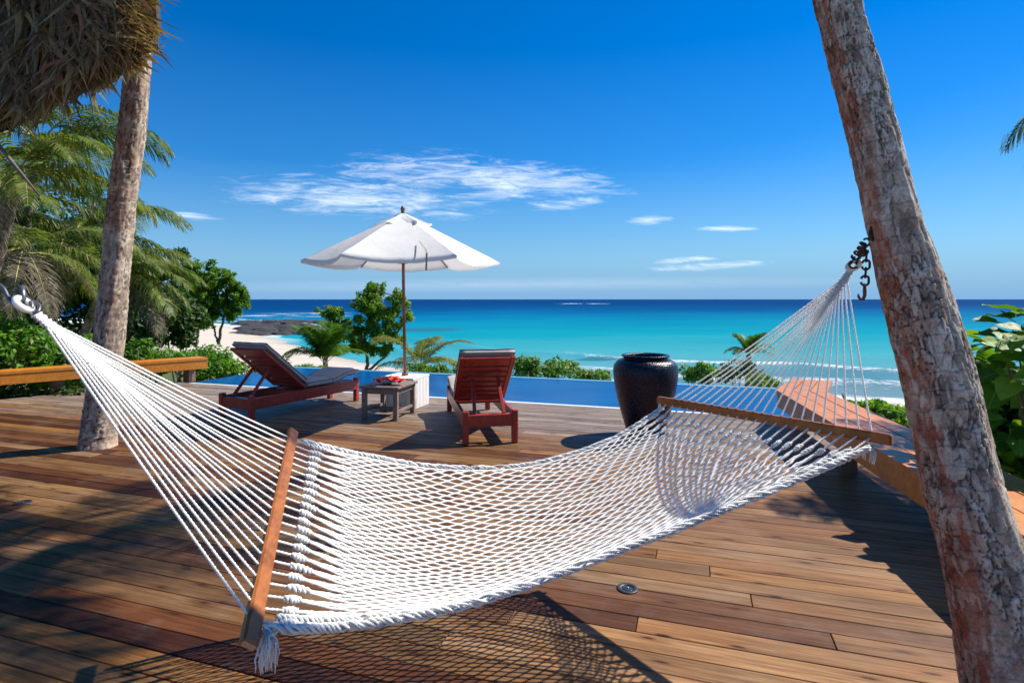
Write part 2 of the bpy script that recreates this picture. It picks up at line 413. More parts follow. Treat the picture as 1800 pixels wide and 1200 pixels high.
def mat_bigleaf():
    m, t, b = new_mat('broad_leaf'); oi = t.new('ShaderNodeObjectInfo').outputs['Random']
    p = t.coord(); x_, y_, z_ = t.sep(p)
    c = t.ramp(oi, [(0.0, (0.035, 0.11, 0.010)), (0.65, (0.075, 0.20, 0.016)), (1.0, (0.24, 0.40, 0.03))])
    vein = t.math('ABSOLUTE', t.math('SINE', t.math('ADD', t.math('MULTIPLY', x_, 75.0), t.math('MULTIPLY', t.math('ABSOLUTE', y_), -60.0))))
    vmask = t.math('MAXIMUM', t.ramp(vein, [(0.0, 0.6), (0.16, 0.0)]), t.ramp(t.math('ABSOLUTE', y_), [(0.002, 1.0), (0.006, 0.0)]))
    c = t.mix(t.math('MULTIPLY', vmask, 0.55), c, (0.25, 0.38, 0.10))
    c = t.mix(t.ramp(t.noise(p, 20, 5, 0.6), [(0.62, 0.0), (0.72, 0.5)]), c, (0.16, 0.13, 0.03))
    t.put(b.inputs['Base Color'], c); b.inputs['Roughness'].default_value = 0.5; b.inputs['Specular IOR Level'].default_value = 0.25
    t.put(b.inputs['Normal'], t.bump(t.math('SUBTRACT', 1.0, vmask), 0.3, 0.003))
    tr = t.new('ShaderNodeBsdfTranslucent'); t.put(tr.inputs[0], t.mix(1.0, c, (1.6, 1.5, 0.4), 'MULTIPLY')); mx = t.new('ShaderNodeMixShader'); mx.inputs[0].default_value = 0.4
    t.l.new(b.outputs[0], mx.inputs[1]); t.l.new(tr.outputs[0], mx.inputs[2]); t.l.new(mx.outputs[0], m.node_tree.nodes['Material Output'].inputs[0])
    return m
M_BIGLEAF = mat_bigleaf()

def mat_bark(name, alga=1.0, lich=1.0):
    m, t, b = new_mat(name); p = t.coord()
    n = t.noise(p, 9, 7, 0.66, 0.4); n2 = t.noise(t.mapping(p, (1, 1, 0.55), (4, 1, 2)), 17, 6, 0.74, 0.6); pl_ = t.attr('plate'); n3 = t.noise(p, 3.2, 5, 0.6); n4 = t.noise(p, 95, 4, 0.65)
    cell = t.voronoi(t.mapping(p, (1, 1, 0.6)), 42, 'F1', 'Color')
    cv = t.sep(cell)[0]
    c = t.ramp(n, [(0.28, (0.16, 0.118, 0.08)), (0.48, (0.40, 0.30, 0.215)), (0.66, (0.60, 0.48, 0.35))])
    c = t.mix(t.ramp(pl_, [(0.0, 0.75), (0.4, 0.0)]), c, (0.13, 0.105, 0.088))
    c = t.mix(t.ramp(pl_, [(0.55, 0.0), (1.0, 0.8)]), c, (0.66, 0.57, 0.45))
    c = t.mix(t.ramp(n2, [(0.50, 0.0), (0.62, 0.8 * lich)]), c, (0.76, 0.68, 0.56))
    c = t.mix(t.ramp(t.noise(t.mapping(p, (1, 1, .8), (9, 3, 1)), 14, 5, 0.7), [(0.52, 0.0), (0.66, 0.6)]), c, (0.42, 0.21, 0.13))
    al = t.math('MULTIPLY', t.attr('alga'), t.ramp(n3, [(0.33, 0.35), (0.55, 1.0)]))
    al = t.math('MULTIPLY', al, t.ramp(pl_, [(0.25, 1.0), (0.85, 0.35)]))
    c = t.mix(t.math('MULTIPLY', al, 0.95 * alga), c, t.ramp(n, [(0.3, (0.26, 0.06, 0.032)), (0.7, (0.58, 0.17, 0.075))]))
    c = t.mix(t.ramp(n3, [(0.57, 0.0), (0.74, 0.55)]), c, (0.12, 0.11, 0.105))
    c = t.mix(t.math('MULTIPLY', t.ramp(n4, [(0.40, 1.0), (0.52, 0.0)]), 0.5), c, t.mix(1.0, c, (0.5, 0.46, 0.44), 'MULTIPLY'))
    c = t.mix(t.math('MULTIPLY', t.attr('crack'), 0.9), c, (0.03, 0.024, 0.02))
    t.put(b.inputs['Base Color'], c); b.inputs['Roughness'].default_value = 0.9; b.inputs['Specular IOR Level'].default_value = 0.15
    t.put(b.inputs['Normal'], t.bump(t.math('ADD', n2, t.math('MULTIPLY', n4, 0.6)), 0.45, 0.010))
    return m
M_BARK = mat_bark('palm_bark', 1.0); M_BARK_L = mat_bark('pale_palm_bark', 0.5, 0.6)

def mat_sand():
    m, t, b = new_mat('sand'); p = t.pos()
    n = t.noise(p, 0.25, 6, 0.6); n2 = t.noise(p, 6, 5, 0.65)
    c = t.ramp(n, [(0.3, (0.52, 0.455, 0.37)), (0.7, (0.61, 0.54, 0.445))])
    wet = t.ramp(t.sep(p)[2], [(0.0, 0.0), (1.0, 1.0)])
    c = t.mix(t.ramp(n2, [(0.35, 0.35), (0.6, 0.0)]), c, (0.33, 0.28, 0.215))
    c = t.mix(t.ramp(t.attr('green'), [(0.2, 0.0), (0.8, 1.0)]), c, t.ramp(n2, [(0.3, (0.04, 0.06, 0.02)), (0.7, (0.13, 0.15, 0.05))]))
    c = t.mix(t.ramp(t.attr('wet'), [(0.0, 0.0), (1.0, 0.55)]), c, (0.25, 0.21, 0.165))
    t.put(b.inputs['Base Color'], c); b.inputs['Roughness'].default_value = 0.9; b.inputs['Specular IOR Level'].default_value = 0.2
    t.put(b.inputs['Normal'], t.bump(n2, 0.5, 0.08)); return m
M_SAND = mat_sand()

def mat_sea():
    m, t, b = new_mat('sea_water'); p = t.pos(); x_, y_, z_ = t.sep(p)
    s = t.math('DIVIDE', 6500.0, t.math('MAXIMUM', y_, 20.0))
    lx = t.math('DIVIDE', x_, t.math('MAXIMUM', y_, 20.0))
    nb = t.noise(t.comb(t.math('MULTIPLY', lx, 3.0), t.math('MULTIPLY', s, 0.085), 0.0), 1.0, 5, 0.55)
    s2 = t.math('ADD', s, t.math('MULTIPLY', t.math('SUBTRACT', nb, 0.5), t.math('MULTIPLY', t.math('MINIMUM', s, 50.0), 0.85)))
    s2 = t.math('ADD', s2, t.math('MULTIPLY', t.math('MINIMUM', lx, 0.0), 16.0))
    c = t.ramp(t.math('DIVIDE', s2, 160.0), [(0.0, (0.0005, 0.040, 0.145)), (0.055, (0.0005, 0.046, 0.155)), (0.11, (0.0005, 0.075, 0.205)), (0.16, (0.0005, 0.125, 0.26)),
                                           (0.24, (0.001, 0.185, 0.29)), (0.38, (0.004, 0.245, 0.31)), (0.60, (0.05, 0.295, 0.335)), (0.82, (0.10, 0.26, 0.305)), (1.0, (0.12, 0.22, 0.265))])
    # submerged reefs
    def reef(cx, cy, rx, ry, k):
        q = t.math('ADD', t.math('POWER', t.math('DIVIDE', t.math('SUBTRACT', x_, cx), rx), 2.0), t.math('POWER', t.math('DIVIDE', t.math('SUBTRACT', y_, cy), ry), 2.0))
        q = t.math('ADD', q, t.math('MULTIPLY', t.math('SUBTRACT', t.noise(t.mapping(p, (0.07, 0.03, 1)), 1.0, 4, 0.6), 0.5), 1.6))
        return t.math('MULTIPLY', t.ramp(q, [(0.35, 1.0), (1.0, 0.0)]), k)
    rf = t.math('MAXIMUM', reef(-19, 122, 10, 10, 0.8), reef(9.5, 61, 3.4, 1.5, 0.75))
    rf = t.math('MAXIMUM', rf, reef(25, 48, 16, 7, 0.45))
    rf = t.math('MAXIMUM', rf, reef(-75, 150, 45, 25, 0.6))
    c = t.mix(rf, c, (0.02, 0.13, 0.20))
    st = t.noise(t.mapping(p, (0.05, 0.4, 1)), 1.0, 4, 0.6)
    c = t.mix(t.math('MULTIPLY', t.ramp(st, [(0.45, 0.0), (0.75, 1.0)]), 0.2), c, t.mix(1.0, c, (0.55, 0.7, 0.8), 'MULTIPLY'))
    # breakers and swash
    d_ = t.attr('shore')
    fo = t.ramp(t.math('DIVIDE', d_, 40.0), [(0.0, 1.0), (0.05, 1.0), (0.08, 0.3), (0.13, 0.15), (0.17, 0.72), (0.215, 0.68), (0.24, 0.04), (0.33, 0.02), (0.40, 0.05), (0.44, 0.7), (0.47, 0.65), (0.49, 0.0), (0.8, 0.0)])
    fn = t.noise(t.mapping(p, (0.22, 0.5, 1)), 1.1, 7, 0.68); fn2 = t.noise(p, 2.6, 5, 0.7)
    fs = t.math('ADD', t.math('MULTIPLY', fn, 0.65), t.math('MULTIPLY', fn2, 0.35))
    foam = t.ramp(t.math('ADD', fo, t.math('MULTIPLY', t.math('SUBTRACT', fs, 0.5), 3.0)), [(0.5, 0.0), (0.95, 0.9)])
    foam = t.math('MULTIPLY', foam, t.ramp(fo, [(0.02, 0.0), (0.3, 1.0)]))
    foam = t.math('MULTIPLY', foam, t.math('MAXIMUM', t.ramp(t.math('DIVIDE', x_, 20.0), [(0.25, 0.0), (0.6, 1.0)]), t.ramp(t.math('DIVIDE', x_, -100.0), [(0.3, 0.0), (0.5, 1.0)])))
    # breakers far out on the reef
    q = t.math('ADD', t.math('POWER', t.math('DIVIDE', t.math('SUBTRACT', x_, 105.0), 45.0), 2.0), t.math('POWER', t.math('DIVIDE', t.math('SUBTRACT', y_, 850.0), 45.0), 2.0))
    farf = t.math('MULTIPLY', t.ramp(q, [(0.5, 1.0), (1.0, 0.0)]), t.ramp(t.noise(t.mapping(p, (0.06, 0.03, 1)), 1.0, 3, 0.6), [(0.46, 0.0), (0.56, 1.0)]))
    q2 = t.math('ADD', t.math('POWER', t.math('DIVIDE', t.math('SUBTRACT', x_, -95.0), 34.0), 2.0), t.math('POWER', t.math('DIVIDE', t.math('SUBTRACT', y_, 230.0), 60.0), 2.0))
    farf = t.math('MAXIMUM', farf, t.math('MULTIPLY', t.ramp(q2, [(0.5, 1.0), (1.0, 0.0)]), t.ramp(t.noise(t.mapping(p, (0.05, 0.06, 1)), 1.0, 4, 0.65), [(0.52, 0.0), (0.64, 0.6)])))
    foam = t.math('MAXIMUM', foam, farf)
    c = t.mix(foam, c, (0.78, 0.80, 0.80))
    wv = t.math('ADD', t.noise(t.mapping(p, (0.5, 1.2, 1)), 1.4, 5, 0.6), t.math('MULTIPLY', foam, 0.6))
    df = t.new('ShaderNodeBsdfDiffuse'); gl = t.new('ShaderNodeBsdfGlossy'); gl.inputs['Roughness'].default_value = 0.3
    mx = t.new('ShaderNodeMixShader'); mx.inputs[0].default_value = 0.02
    t.put(df.inputs['Color'], c); nb_ = t.bump(wv, 0.5, 0.25); t.put(df.inputs['Normal'], nb_); t.put(gl.inputs['Normal'], nb_)
    t.l.new(df.outputs[0], mx.inputs[1]); t.l.new(gl.outputs[0], mx.inputs[2]); t.l.new(mx.outputs[0], m.node_tree.nodes['Material Output'].inputs[0])
    return m
M_SEA = mat_sea()

def mat_pool():
    m, t, b = new_mat('pool_water'); p = t.pos()
    c = t.ramp(t.noise(t.mapping(p, (0.3, 0.8, 1)), 1.0, 3), [(0.3, (0.001, 0.068, 0.215)), (0.7, (0.002, 0.090, 0.265))])
    df = t.new('ShaderNodeBsdfDiffuse'); gl = t.new('ShaderNodeBsdfGlossy'); gl.inputs['Roughness'].default_value = 0.05
    mx = t.new('ShaderNodeMixShader'); mx.inputs[0].default_value = 0.22
    nb_ = t.bump(t.noise(t.mapping(p, (2.0, 4.0, 1)), 2.0, 3, 0.5), 0.12, 0.03)
    t.put(df.inputs['Color'], c); t.put(gl.inputs['Normal'], nb_)
    t.l.new(df.outputs[0], mx.inputs[1]); t.l.new(gl.outputs[0], mx.inputs[2]); t.l.new(mx.outputs[0], m.node_tree.nodes['Material Output'].inputs[0])
    return m
M_POOL = mat_pool()
M_POOLTILE = simple('pale_blue_tile', (0.16, 0.42, 0.60), 0.3, 0.15, 10)
M_POOLLIP = simple('white_pool_lip', (0.70, 0.72, 0.72), 0.5, 0.08, 10)
M_CONCRETE = simple('dark_underdeck', (0.10, 0.085, 0.07), 0.9, 0.3, 4)
M_GRAVEL = simple('gravel_bed', (0.20, 0.19, 0.165), 0.9, 0.6, 60, 0.8)
M_STONE = leaf_mat('gravel_stone', (0.10, 0.10, 0.085), (0.24, 0.225, 0.19), (0.42, 0.40, 0.35), 0.0, 0.85)
M_ROCK = simple('dark_beach_rock', (0.035, 0.032, 0.033), 0.85, 0.5, 2, 0.8)
M_PETAL = simple('red_petal', (0.80, 0.022, 0.014), 0.5, 0.25, 30)
M_STAMEN = simple('yellow_stamen', (0.75, 0.42, 0.03), 0.5, 0.2, 30)
M_LAMPRING = simple('lamp_ring_metal', (0.035, 0.035, 0.04), 0.5, 0.2, 30, metal=0.3)
M_LAMPGLASS = simple('lamp_glass', (0.03, 0.04, 0.045), 0.1, 0.2, 10, spec=0.9)

# ------------------------------------------------------------------ sea, beach and terrain
SEA = -4.85
SHORE = [(-400, 330), (-200, 215), (-110, 172), (-78, 150), (-55, 120), (-38, 92), (-26, 74), (-15, 58), (-6, 50), (6, 44), (16, 39), (26, 35), (45, 31), (80, 30), (400, 60)]
def shore_y(X): return interp(SHORE, X)
def shore_d(X, Y):
    best = 1e9; P = (X, Y)
    for (x0, y0), (x1, y1) in zip(SHORE[:-1], SHORE[1:]):
        dx, dy = x1 - x0, y1 - y0; q = ((X - x0) * dx + (Y - y0) * dy) / (dx * dx + dy * dy); q = min(max(q, 0), 1)
        best = min(best, math.hypot(X - x0 - q * dx, Y - y0 - q * dy))
    return best if Y > shore_y(X) else -best          # > 0 on the sea

POOL_U0, POOL_U1, POOL_V0, POOL_V1 = -10.0, 2.15, 8.93, 12.0
def land_z(X, Y):
    u = X * UX.x + Y * UX.y; v = X * VX.x + Y * VX.y
    out = max(0, v - 12.1, (u - 3.0) * 0.55 if v > 5 else 0)
    near = -0.34 - 0.12 * out - 0.012 * max(0, out - 4)
    if X < -8: near = max(near, -0.34 - 0.045 * out)
    dd = -shore_d(X, Y)
    beach = SEA + (0.075 * dd if dd < 14 else 1.05 + 0.13 * (dd - 14)) if dd > 0 else SEA + dd * 0.12
    return max(SEA - 5, min(near, beach)) + (0.10 * noise.noise(V((X * .15, Y * .15, 0))) if out > 1 else 0)

g = MB(); rows = []; green = []; wet = []
ys = [-6 + 1.0 * k for k in range(60)] + [54 + 3.2 * k for k in range(1, 60)] + [300, 400]
xs = [-420, -320, -240, -180] + [-140 + 4 * k for k in range(25)] + [-40 + 1.25 * k for k in range(80)] + [60 + 8 * k for k in range(10)] + [200, 420]
for Y in ys:
    r = []
    for X in xs:
        zz = land_z(X, Y); r.append((X, Y, zz)); sd = -shore_d(X, Y)
        green.append(smooth(13, 22, sd + 3.5 * noise.noise(V((X * .2, Y * .2, 5)))) * smooth(0.0, 2.5, Y)); wet.append(1 - smooth(-.2, 1.0, (zz - SEA) * 4))
    rows.append(r)
g.grid(rows); g.attrs = {'green': green, 'wet': wet}
tag(structure(g.build('terrain', M_SAND, smooth=True)), 'pale sandy beach and green slope below the deck', 'terrain')

g = MB(); rows = []; sh = []
rads = [26 * (1.018 ** k) for k in range(190)] + [26 * 1.018 ** 189 * 1.12 ** k for k in range(1, 48)]
angs = [math.radians(-72 + 144 * k / 200) for k in range(201)]
for R in rads:
    r = []
    for an in angs:
        X, Y = R * math.tan(an) if abs(an) < 1.3 else R * math.sin(an) * 3, R
        sd = shore_d(X, Y) if R < 400 else 400.0
        sd2 = sd + 2.5 * noise.noise(V((X * .09, Y * .09, 1)))
        zz = SEA
        if R < 300:
            zz += 0.34 * math.exp(-((sd2 - 7.6) / 1.3) ** 2) + 0.40 * math.exp(-((sd2 - 18.2) / 1.5) ** 2) + 0.10 * noise.noise(V((X * .12, Y * .35, 2)))
        r.append((X, Y, zz)); sh.append(sd2)
    rows.append(r)
g.grid(rows); g.attrs = {'shore': sh}
tag(structure(g.build('sea', M_SEA, smooth=True)), 'turquoise lagoon turning deep blue at the horizon', 'sea')

# dark rocks at the left end of the beach
g = MB()
for k in range(60):
    q = random.random(); px = 418 + 150 * q; py = 590 - 22 * random.random() - 3 * q
    c = on(px, py, SEA); r0 = random.uniform(0.8, 2.2)
    bm = bmesh.new(); bmesh.ops.create_icosphere(bm, subdivisions=2, radius=1)
    vs = [c + V((v.co.x * r0 * 1.8, v.co.y * r0 * 1.4, v.co.z * r0 * 0.45)) * (1 + 0.5 * noise.noise(v.co * 1.7 + V((k, 0, 0)))) - c * 0.5 * noise.noise(v.co * 1.7 + V((k, 0, 0))) for v in bm.verts]
    vs = [c + V((v.co.x * r0 * 1.8, v.co.y * r0 * 1.4, v.co.z * r0 * 0.45)) * (1 + 0.5 * noise.noise(v.co * 1.7 + V((k, 0, 0)))) for v in bm.verts]
    g.add(vs, [tuple(v.index for v in f.verts) for f in bm.faces]); bm.free()
tag(g.build('shore_rocks', M_ROCK), 'low dark rocks at the water edge at the left end of the beach', 'rocks', kind='stuff')

# ------------------------------------------------------------------ infinity pool
g = MB()
pc = lambda u, v, z: tuple(uv(u, v, z))
NU = 40
rows = [[pc(POOL_U0 + (POOL_U1 - POOL_U0) * i / NU, POOL_V0 + (POOL_V1 - POOL_V0) * j / 8, -0.085) for i in range(NU + 1)] for j in range(9)]
g.grid(rows); pw = structure(g.build('pool_water', M_POOL, smooth=True)); tag(pw, 'still deep blue water of the infinity pool', 'pool water')
MU = Matrix((UX, VX, V((0, 0, 1)))).transposed()
pl = bpy.data.objects.new('pool_basin', None); COL.objects.link(pl); structure(pl); tag(pl, 'pale tiled rim and walls of the infinity pool', 'pool')
def ubox(mb, u0, u1, v0, v1, z0, z1, b=0.004): mb.box(uv((u0 + u1) / 2, (v0 + v1) / 2, (z0 + z1) / 2), (u1 - u0, v1 - v0, z1 - z0), MU, b)
g = MB(); ubox(g, POOL_U0 - .1, POOL_U1, POOL_V0 - .12, POOL_V0, -1.3, -0.03); g.build('near_lip', M_POOLLIP, pl)
g = MB(); ubox(g, POOL_U0 - .1, POOL_U1 + .14, POOL_V1, POOL_V1 + .14, -1.6, -0.075); g.build('overflow_edge', M_POOLTILE, pl)
g = MB(); ubox(g, POOL_U1, POOL_U1 + .14, POOL_V0 - .12, POOL_V1, -1.6, -0.075); g.build('overflow_edge', M_POOLTILE, pl)
g = MB(); ubox(g, POOL_U0 - .1, POOL_U1, POOL_V0 - .12, POOL_V1, -1.6, -1.3); g.build('pool_floor', M_POOLTILE, pl)

# ------------------------------------------------------------------ deck of individual planks
deck = bpy.data.objects.new('deck', None); COL.objects.link(deck); structure(deck); tag(deck, 'timber deck of long brown and grey planks', 'deck')
PW = 0.142; GAP = 0.005
near_pal = [(0.41, 0.25, 0.105), (0.44, 0.255, 0.085), (0.29, 0.16, 0.065), (0.16, 0.068, 0.028), (0.34, 0.225, 0.12), (0.42, 0.22, 0.07), (0.25, 0.125, 0.048), (0.39, 0.255, 0.13), (0.42, 0.27, 0.125), (0.36, 0.215, 0.095)]
shade_wet_pal = [(0.14, 0.052, 0.020), (0.19, 0.078, 0.027), (0.10, 0.036, 0.016), (0.25, 0.115, 0.04), (0.30, 0.175, 0.075)]  # left foreground boards: shade and wetness put into the board colour
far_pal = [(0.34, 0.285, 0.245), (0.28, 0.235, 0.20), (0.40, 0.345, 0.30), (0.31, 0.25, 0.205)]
rng = random.Random(21)
v0 = -0.1; row = 0
last = None
while v0 + PW < POOL_V0 - 0.12:
    vc = v0 + PW / 2
    ul = max(-(1.26 * vc + 1.3) / 0.642, -11.0 + max(0, (vc - 6.25)) * 0.48); ur = 1.72 + (0.0 if vc < 7.6 else 0.3)
    ends = [ul]; x_ = ul + rng.uniform(0.8, 3.0)
    while x_ < ur - 1.0: ends.append(x_); x_ += rng.uniform(2.4, 4.6)
    ends.append(ur)
    for u0, u1 in zip(ends[:-1], ends[1:]):
        L = u1 - u0 - GAP
        mb = MB(); mb.box((0, 0, 0), (L, PW - GAP, 0.03), None, 0.0028)
        o = mb.build('plank', M_PLANK, deck); o.location = uv((u0 + u1) / 2, vc, -0.015 - rng.uniform(0, 0.0025)); o.rotation_euler = (rng.uniform(-.006, .006), 0, -TH)
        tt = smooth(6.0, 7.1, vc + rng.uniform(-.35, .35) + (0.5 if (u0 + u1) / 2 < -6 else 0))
        um_ = (u0 + u1) / 2; cn = V(rng.choice(shade_wet_pal if (um_ < -.6 and vc < 5.6 and rng.random() < .6) else near_pal)); cf = V(rng.choice(far_pal)); cn = cn.lerp(V((.36, .21, .095)), .42 * smooth(-1.5, .3, um_)); cn = V((cn.x * .96, cn.y * .87, cn.z * .80)) * (1 - .22 * smooth(.6, -1.2, um_ * 1.0) if um_ < .6 else 1); c = cn.lerp(cf, tt) * rng.uniform(0.76, 1.05)  # boards darken towards the left, tree shade worked into their colour
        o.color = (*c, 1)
    v0 += PW; row += 1
g = MB()
v0 = -0.1 - PW
while v0 > -5.5:
    mb_u = rng.uniform(-.5, .5); g.box(uv(-2.0 + mb_u, v0 + PW / 2, -0.016), (10.0, PW - GAP, 0.03), Matrix((UX, VX, V((0, 0, 1)))).transposed(), .0028); v0 -= PW
o = g.build('rear_planks', M_PLANK, deck); o.color = (.46, .27, .13, 1); o['kind'] = 'stuff'
g = MB(); ubox(g, -12, 1.6, -5.6, POOL_V0 - .15, -0.30, -0.10); structure(g.build('deck_substructure', M_CONCRETE))
g = MB(); ubox(g, 1.7, 1.75, -0.3, 7.55, -0.30, -0.004); structure(g.build('deck_fascia', M_POST))

# gravel strip beside the deck, under the right bench
g = MB(); rows = [[tuple(uv(1.76 + 2.6 * i / 30, 0.5 + 8.0 * j / 60, -0.16 + 0.02 * noise.noise(V((i * .7, j * .7, 0))))) for i in range(31)] for j in range(61)]
g.grid(rows); structure(g.build('gravel_bed', M_GRAVEL, smooth=True))
g = MB()
ico = bmesh.new(); bmesh.ops.create_icosphere(ico, subdivisions=1, radius=1); icv = [v.co.copy() for v in ico.verts]; icf = [tuple(v.index for v in f.verts) for f in ico.faces]; ico.free()
for k in range(4200):
    u_, v_ = random.uniform(1.78, 2.9), random.uniform(2.0, 7.4); r0 = random.uniform(0.008, 0.024)
    c = uv(u_, v_, -0.155 + r0 * .4); E = Euler((random.random() * 6, random.random() * 6, random.random() * 6)).to_matrix()
    g.add([c + E @ V((p.x * r0 * 1.3, p.y * r0, p.z * r0 * .7)) for p in icv], icf)
tag(g.build('gravel', M_STONE), 'loose grey gravel beside the deck under the right bench', 'gravel', kind='stuff')

# recessed deck lights
def deck_light(px, py, label):
    c = on(px, py, 0.0); th = thing('deck_light', label, 'light', (c.x, c.y, 0.001), 0, 'recessed lights in the deck')
    m = MB(); m.lathe([(0.033, 0.0), (0.034, 0.004), (0.055, 0.006), (0.060, 0.003), (0.061, 0.0)], 28, cap=False); m.build('ring', M_LAMPRING, th, True)
    m = MB(); m.lathe([(0.0335, 0.001), (0.026, 0.004), (0.012, 0.0055), (0.002, 0.006)], 24); m.build('glass', M_LAMPGLASS, th, True)
    m = MB(); m.lathe([(0.010, 0.0055), (0.009, 0.0085), (0.004, 0.009)], 14); m.build('bulb', M_STEEL, th, True)
deck_light(1103, 1034, 'round recessed deck light in the sunlit planks below the hammock edge')
deck_light(40, 883, 'recessed deck light near the left edge of the deck')

# ------------------------------------------------------------------ benches
def bench(name, label, front, back, z1, mat, legs, fascia, cat='bench', rail=True):
    o = thing(name, label, cat, (front[0][0], front[0][1], 0))
    nb = 3 if not rail else 2
    for k in range(nb):
        q0, q1 = k / nb + (.012 if k else 0), (k + 1) / nb - (.012 if k < nb - 1 else 0)
        f_ = [(a_[0] + (b_[0] - a_[0]) * q0, a_[1] + (b_[1] - a_[1]) * q0) for a_, b_ in zip(front, back)]; g_ = [(a_[0] + (b_[0] - a_[0]) * q1, a_[1] + (b_[1] - a_[1]) * q1) for a_, b_ in zip(front, back)]
        m = MB(); m.prism(f_ + g_[::-1], z1 - 0.045, z1 - .002 * (k % 2)); m.build('seat_board', mat, o, world=True)
    m = MB(); inset = 0.03
    for (p, q) in zip(front[:-1], front[1:]):
        p = V((*p, 0)); q = V((*q, 0)); dr = (q - p).normalized(); nr = V((dr.y, -dr.x, 0)) * inset; nr = nr if nr.dot(V((back[0][0], back[0][1], 0)) - p) > 0 else -nr
        m.bar(p + nr + V((0, 0, z1 - 0.048 - fascia / 2)), q + nr + V((0, 0, z1 - 0.048 - fascia / 2)), 0.04, fascia)
    m.build('front_rail', mat, o, world=True)
    m = MB()
    for (p, q) in zip(back[:-1], back[1:]):
        p = V((*p, 0)); q = V((*q, 0)); m.bar(p.lerp(q, .004) + V((0, 0, z1 - .048 - fascia / 2)), q.lerp(p, .004) + V((0, 0, z1 - .048 - fascia / 2)), 0.04, fascia)
    if rail: m.build('back_rail', mat, o, world=True)
    for (lx, ly, sz, z0) in legs:
        m = MB(); m.box((lx, ly, (z0 + z1 - 0.05) / 2), (sz, sz, z1 - 0.05 - z0), Matrix.Rotation(-TH, 3, 'Z')); m.build('leg', M_POST, o, world=True)
    return o
bench('wooden_bench', 'long orange wooden bench running along the left edge of the deck before the hedge', [(-8.9, 8.77), (-6.2, 11.6)], [(-9.25, 9.12), (-6.55, 11.95)], 0.46, M_BENCH,
      [(-6.55, 11.55, 0.16, 0.0 - .02), (-8.0, 10.0, 0.16, -.02)], 0.17)
bench('wooden_bench', 'broad brown wooden bench beside the leaning palm on the right', [(2.42, 2.2), (3.42, 7.37), (4.16, 8.45)], [(3.02, 2.1), (3.99, 7.2), (4.62, 8.2)], 0.48, M_BENCH_R,
      [(3.22, 5.45, 0.13, -.3), (3.85, 7.6, 0.15, -.3), (2.85, 3.1, 0.13, -.3)], 0.17, rail=False)

# ------------------------------------------------------------------ trunks
def trunk_mesh(path, nring, nseg, amp, seed, alga_dir=(-1, 0, 0), ringk=0.42, ringp=0.075, vs_=(2.0, 9.0)):
    """path: list of (x, y, z, radius)"""
    P = [V(p[:3]) for p in path]; R = [V((p[3], 0, 0)) for p in path]
    mb = MB(); alga = []; crack = []; plate = []; vs = []; ad = V(alga_dir).normalized(); acc = 0; prev = None
    for i in range(nring + 1):
        q = i / nring; c = catmull(P, q); r = catmull(R, q).x
        if prev is not None: acc += (c - prev).length
        prev = c
        tg = (catmull(P, min(1, q + .004)) - catmull(P, max(0, q - .004))).normalized()
        ex = V((1, 0, 0)); ex = (ex - tg * ex.dot(tg)).normalized(); ey = tg.cross(ex)
        for k in range(nseg):
            an = 2 * math.pi * k / nseg; dr = ex * math.cos(an) + ey * math.sin(an)
            px_, py_, pz_ = math.cos(an) * 2.2, math.sin(an) * 2.2, acc
            n1 = noise.fractal(V((px_ * 0.7 + seed, py_ * 0.7, acc * 1.7)), 0.9, 2.1, 4)
            ph = acc + 0.045 * noise.noise(V((px_ * .5, py_ * .5 + seed, acc * 1.3))) + 0.02 * math.sin(an + seed)
            saw = (ph / ringp) % 1.0
            ring = (saw ** 2.2)
            dv, vp = noise.voronoi(V((px_ * vs_[0] + seed, py_ * vs_[0], acc * vs_[1])) + noise.noise_vector(V((px_ * 1.7, py_ * 1.7, acc * 5))) * 0.45)
            ed = dv[1] - dv[0]
            ck = 1 - smooth(0.015, 0.12, ed); plate.append((math.sin(vp[0].x * 12.9898 + vp[0].y * 78.233 + vp[0].z * 37.719) * 43758.5453) % 1.0)
            ck *= smooth(-0.15, 0.25, noise.noise(V((px_ * .9, py_ * .9 + 7, acc * 2.3 + seed))) + 0.1)
            disp = amp * (0.5 * plate[-1] + 1.3 * n1 + ringk * ring - 0.75 * ck + 0.35 * (dv[0] - .4) * -1)
            vs.append(c + dr * (r + disp))
            alga.append(smooth(0.0, 0.75, dr.dot(ad) + 0.45 * n1)); crack.append(min(1, ck * 0.9 + 0.5 * smooth(.86, 1.0, saw)))
    fs = [(i * nseg + k, i * nseg + (k + 1) % nseg, (i + 1) * nseg + (k + 1) % nseg, (i + 1) * nseg + k) for i in range(nring) for k in range(nseg)]
    mb.add(vs, fs); mb.attrs = {'alga': alga, 'crack': crack, 'plate': plate}
    return mb

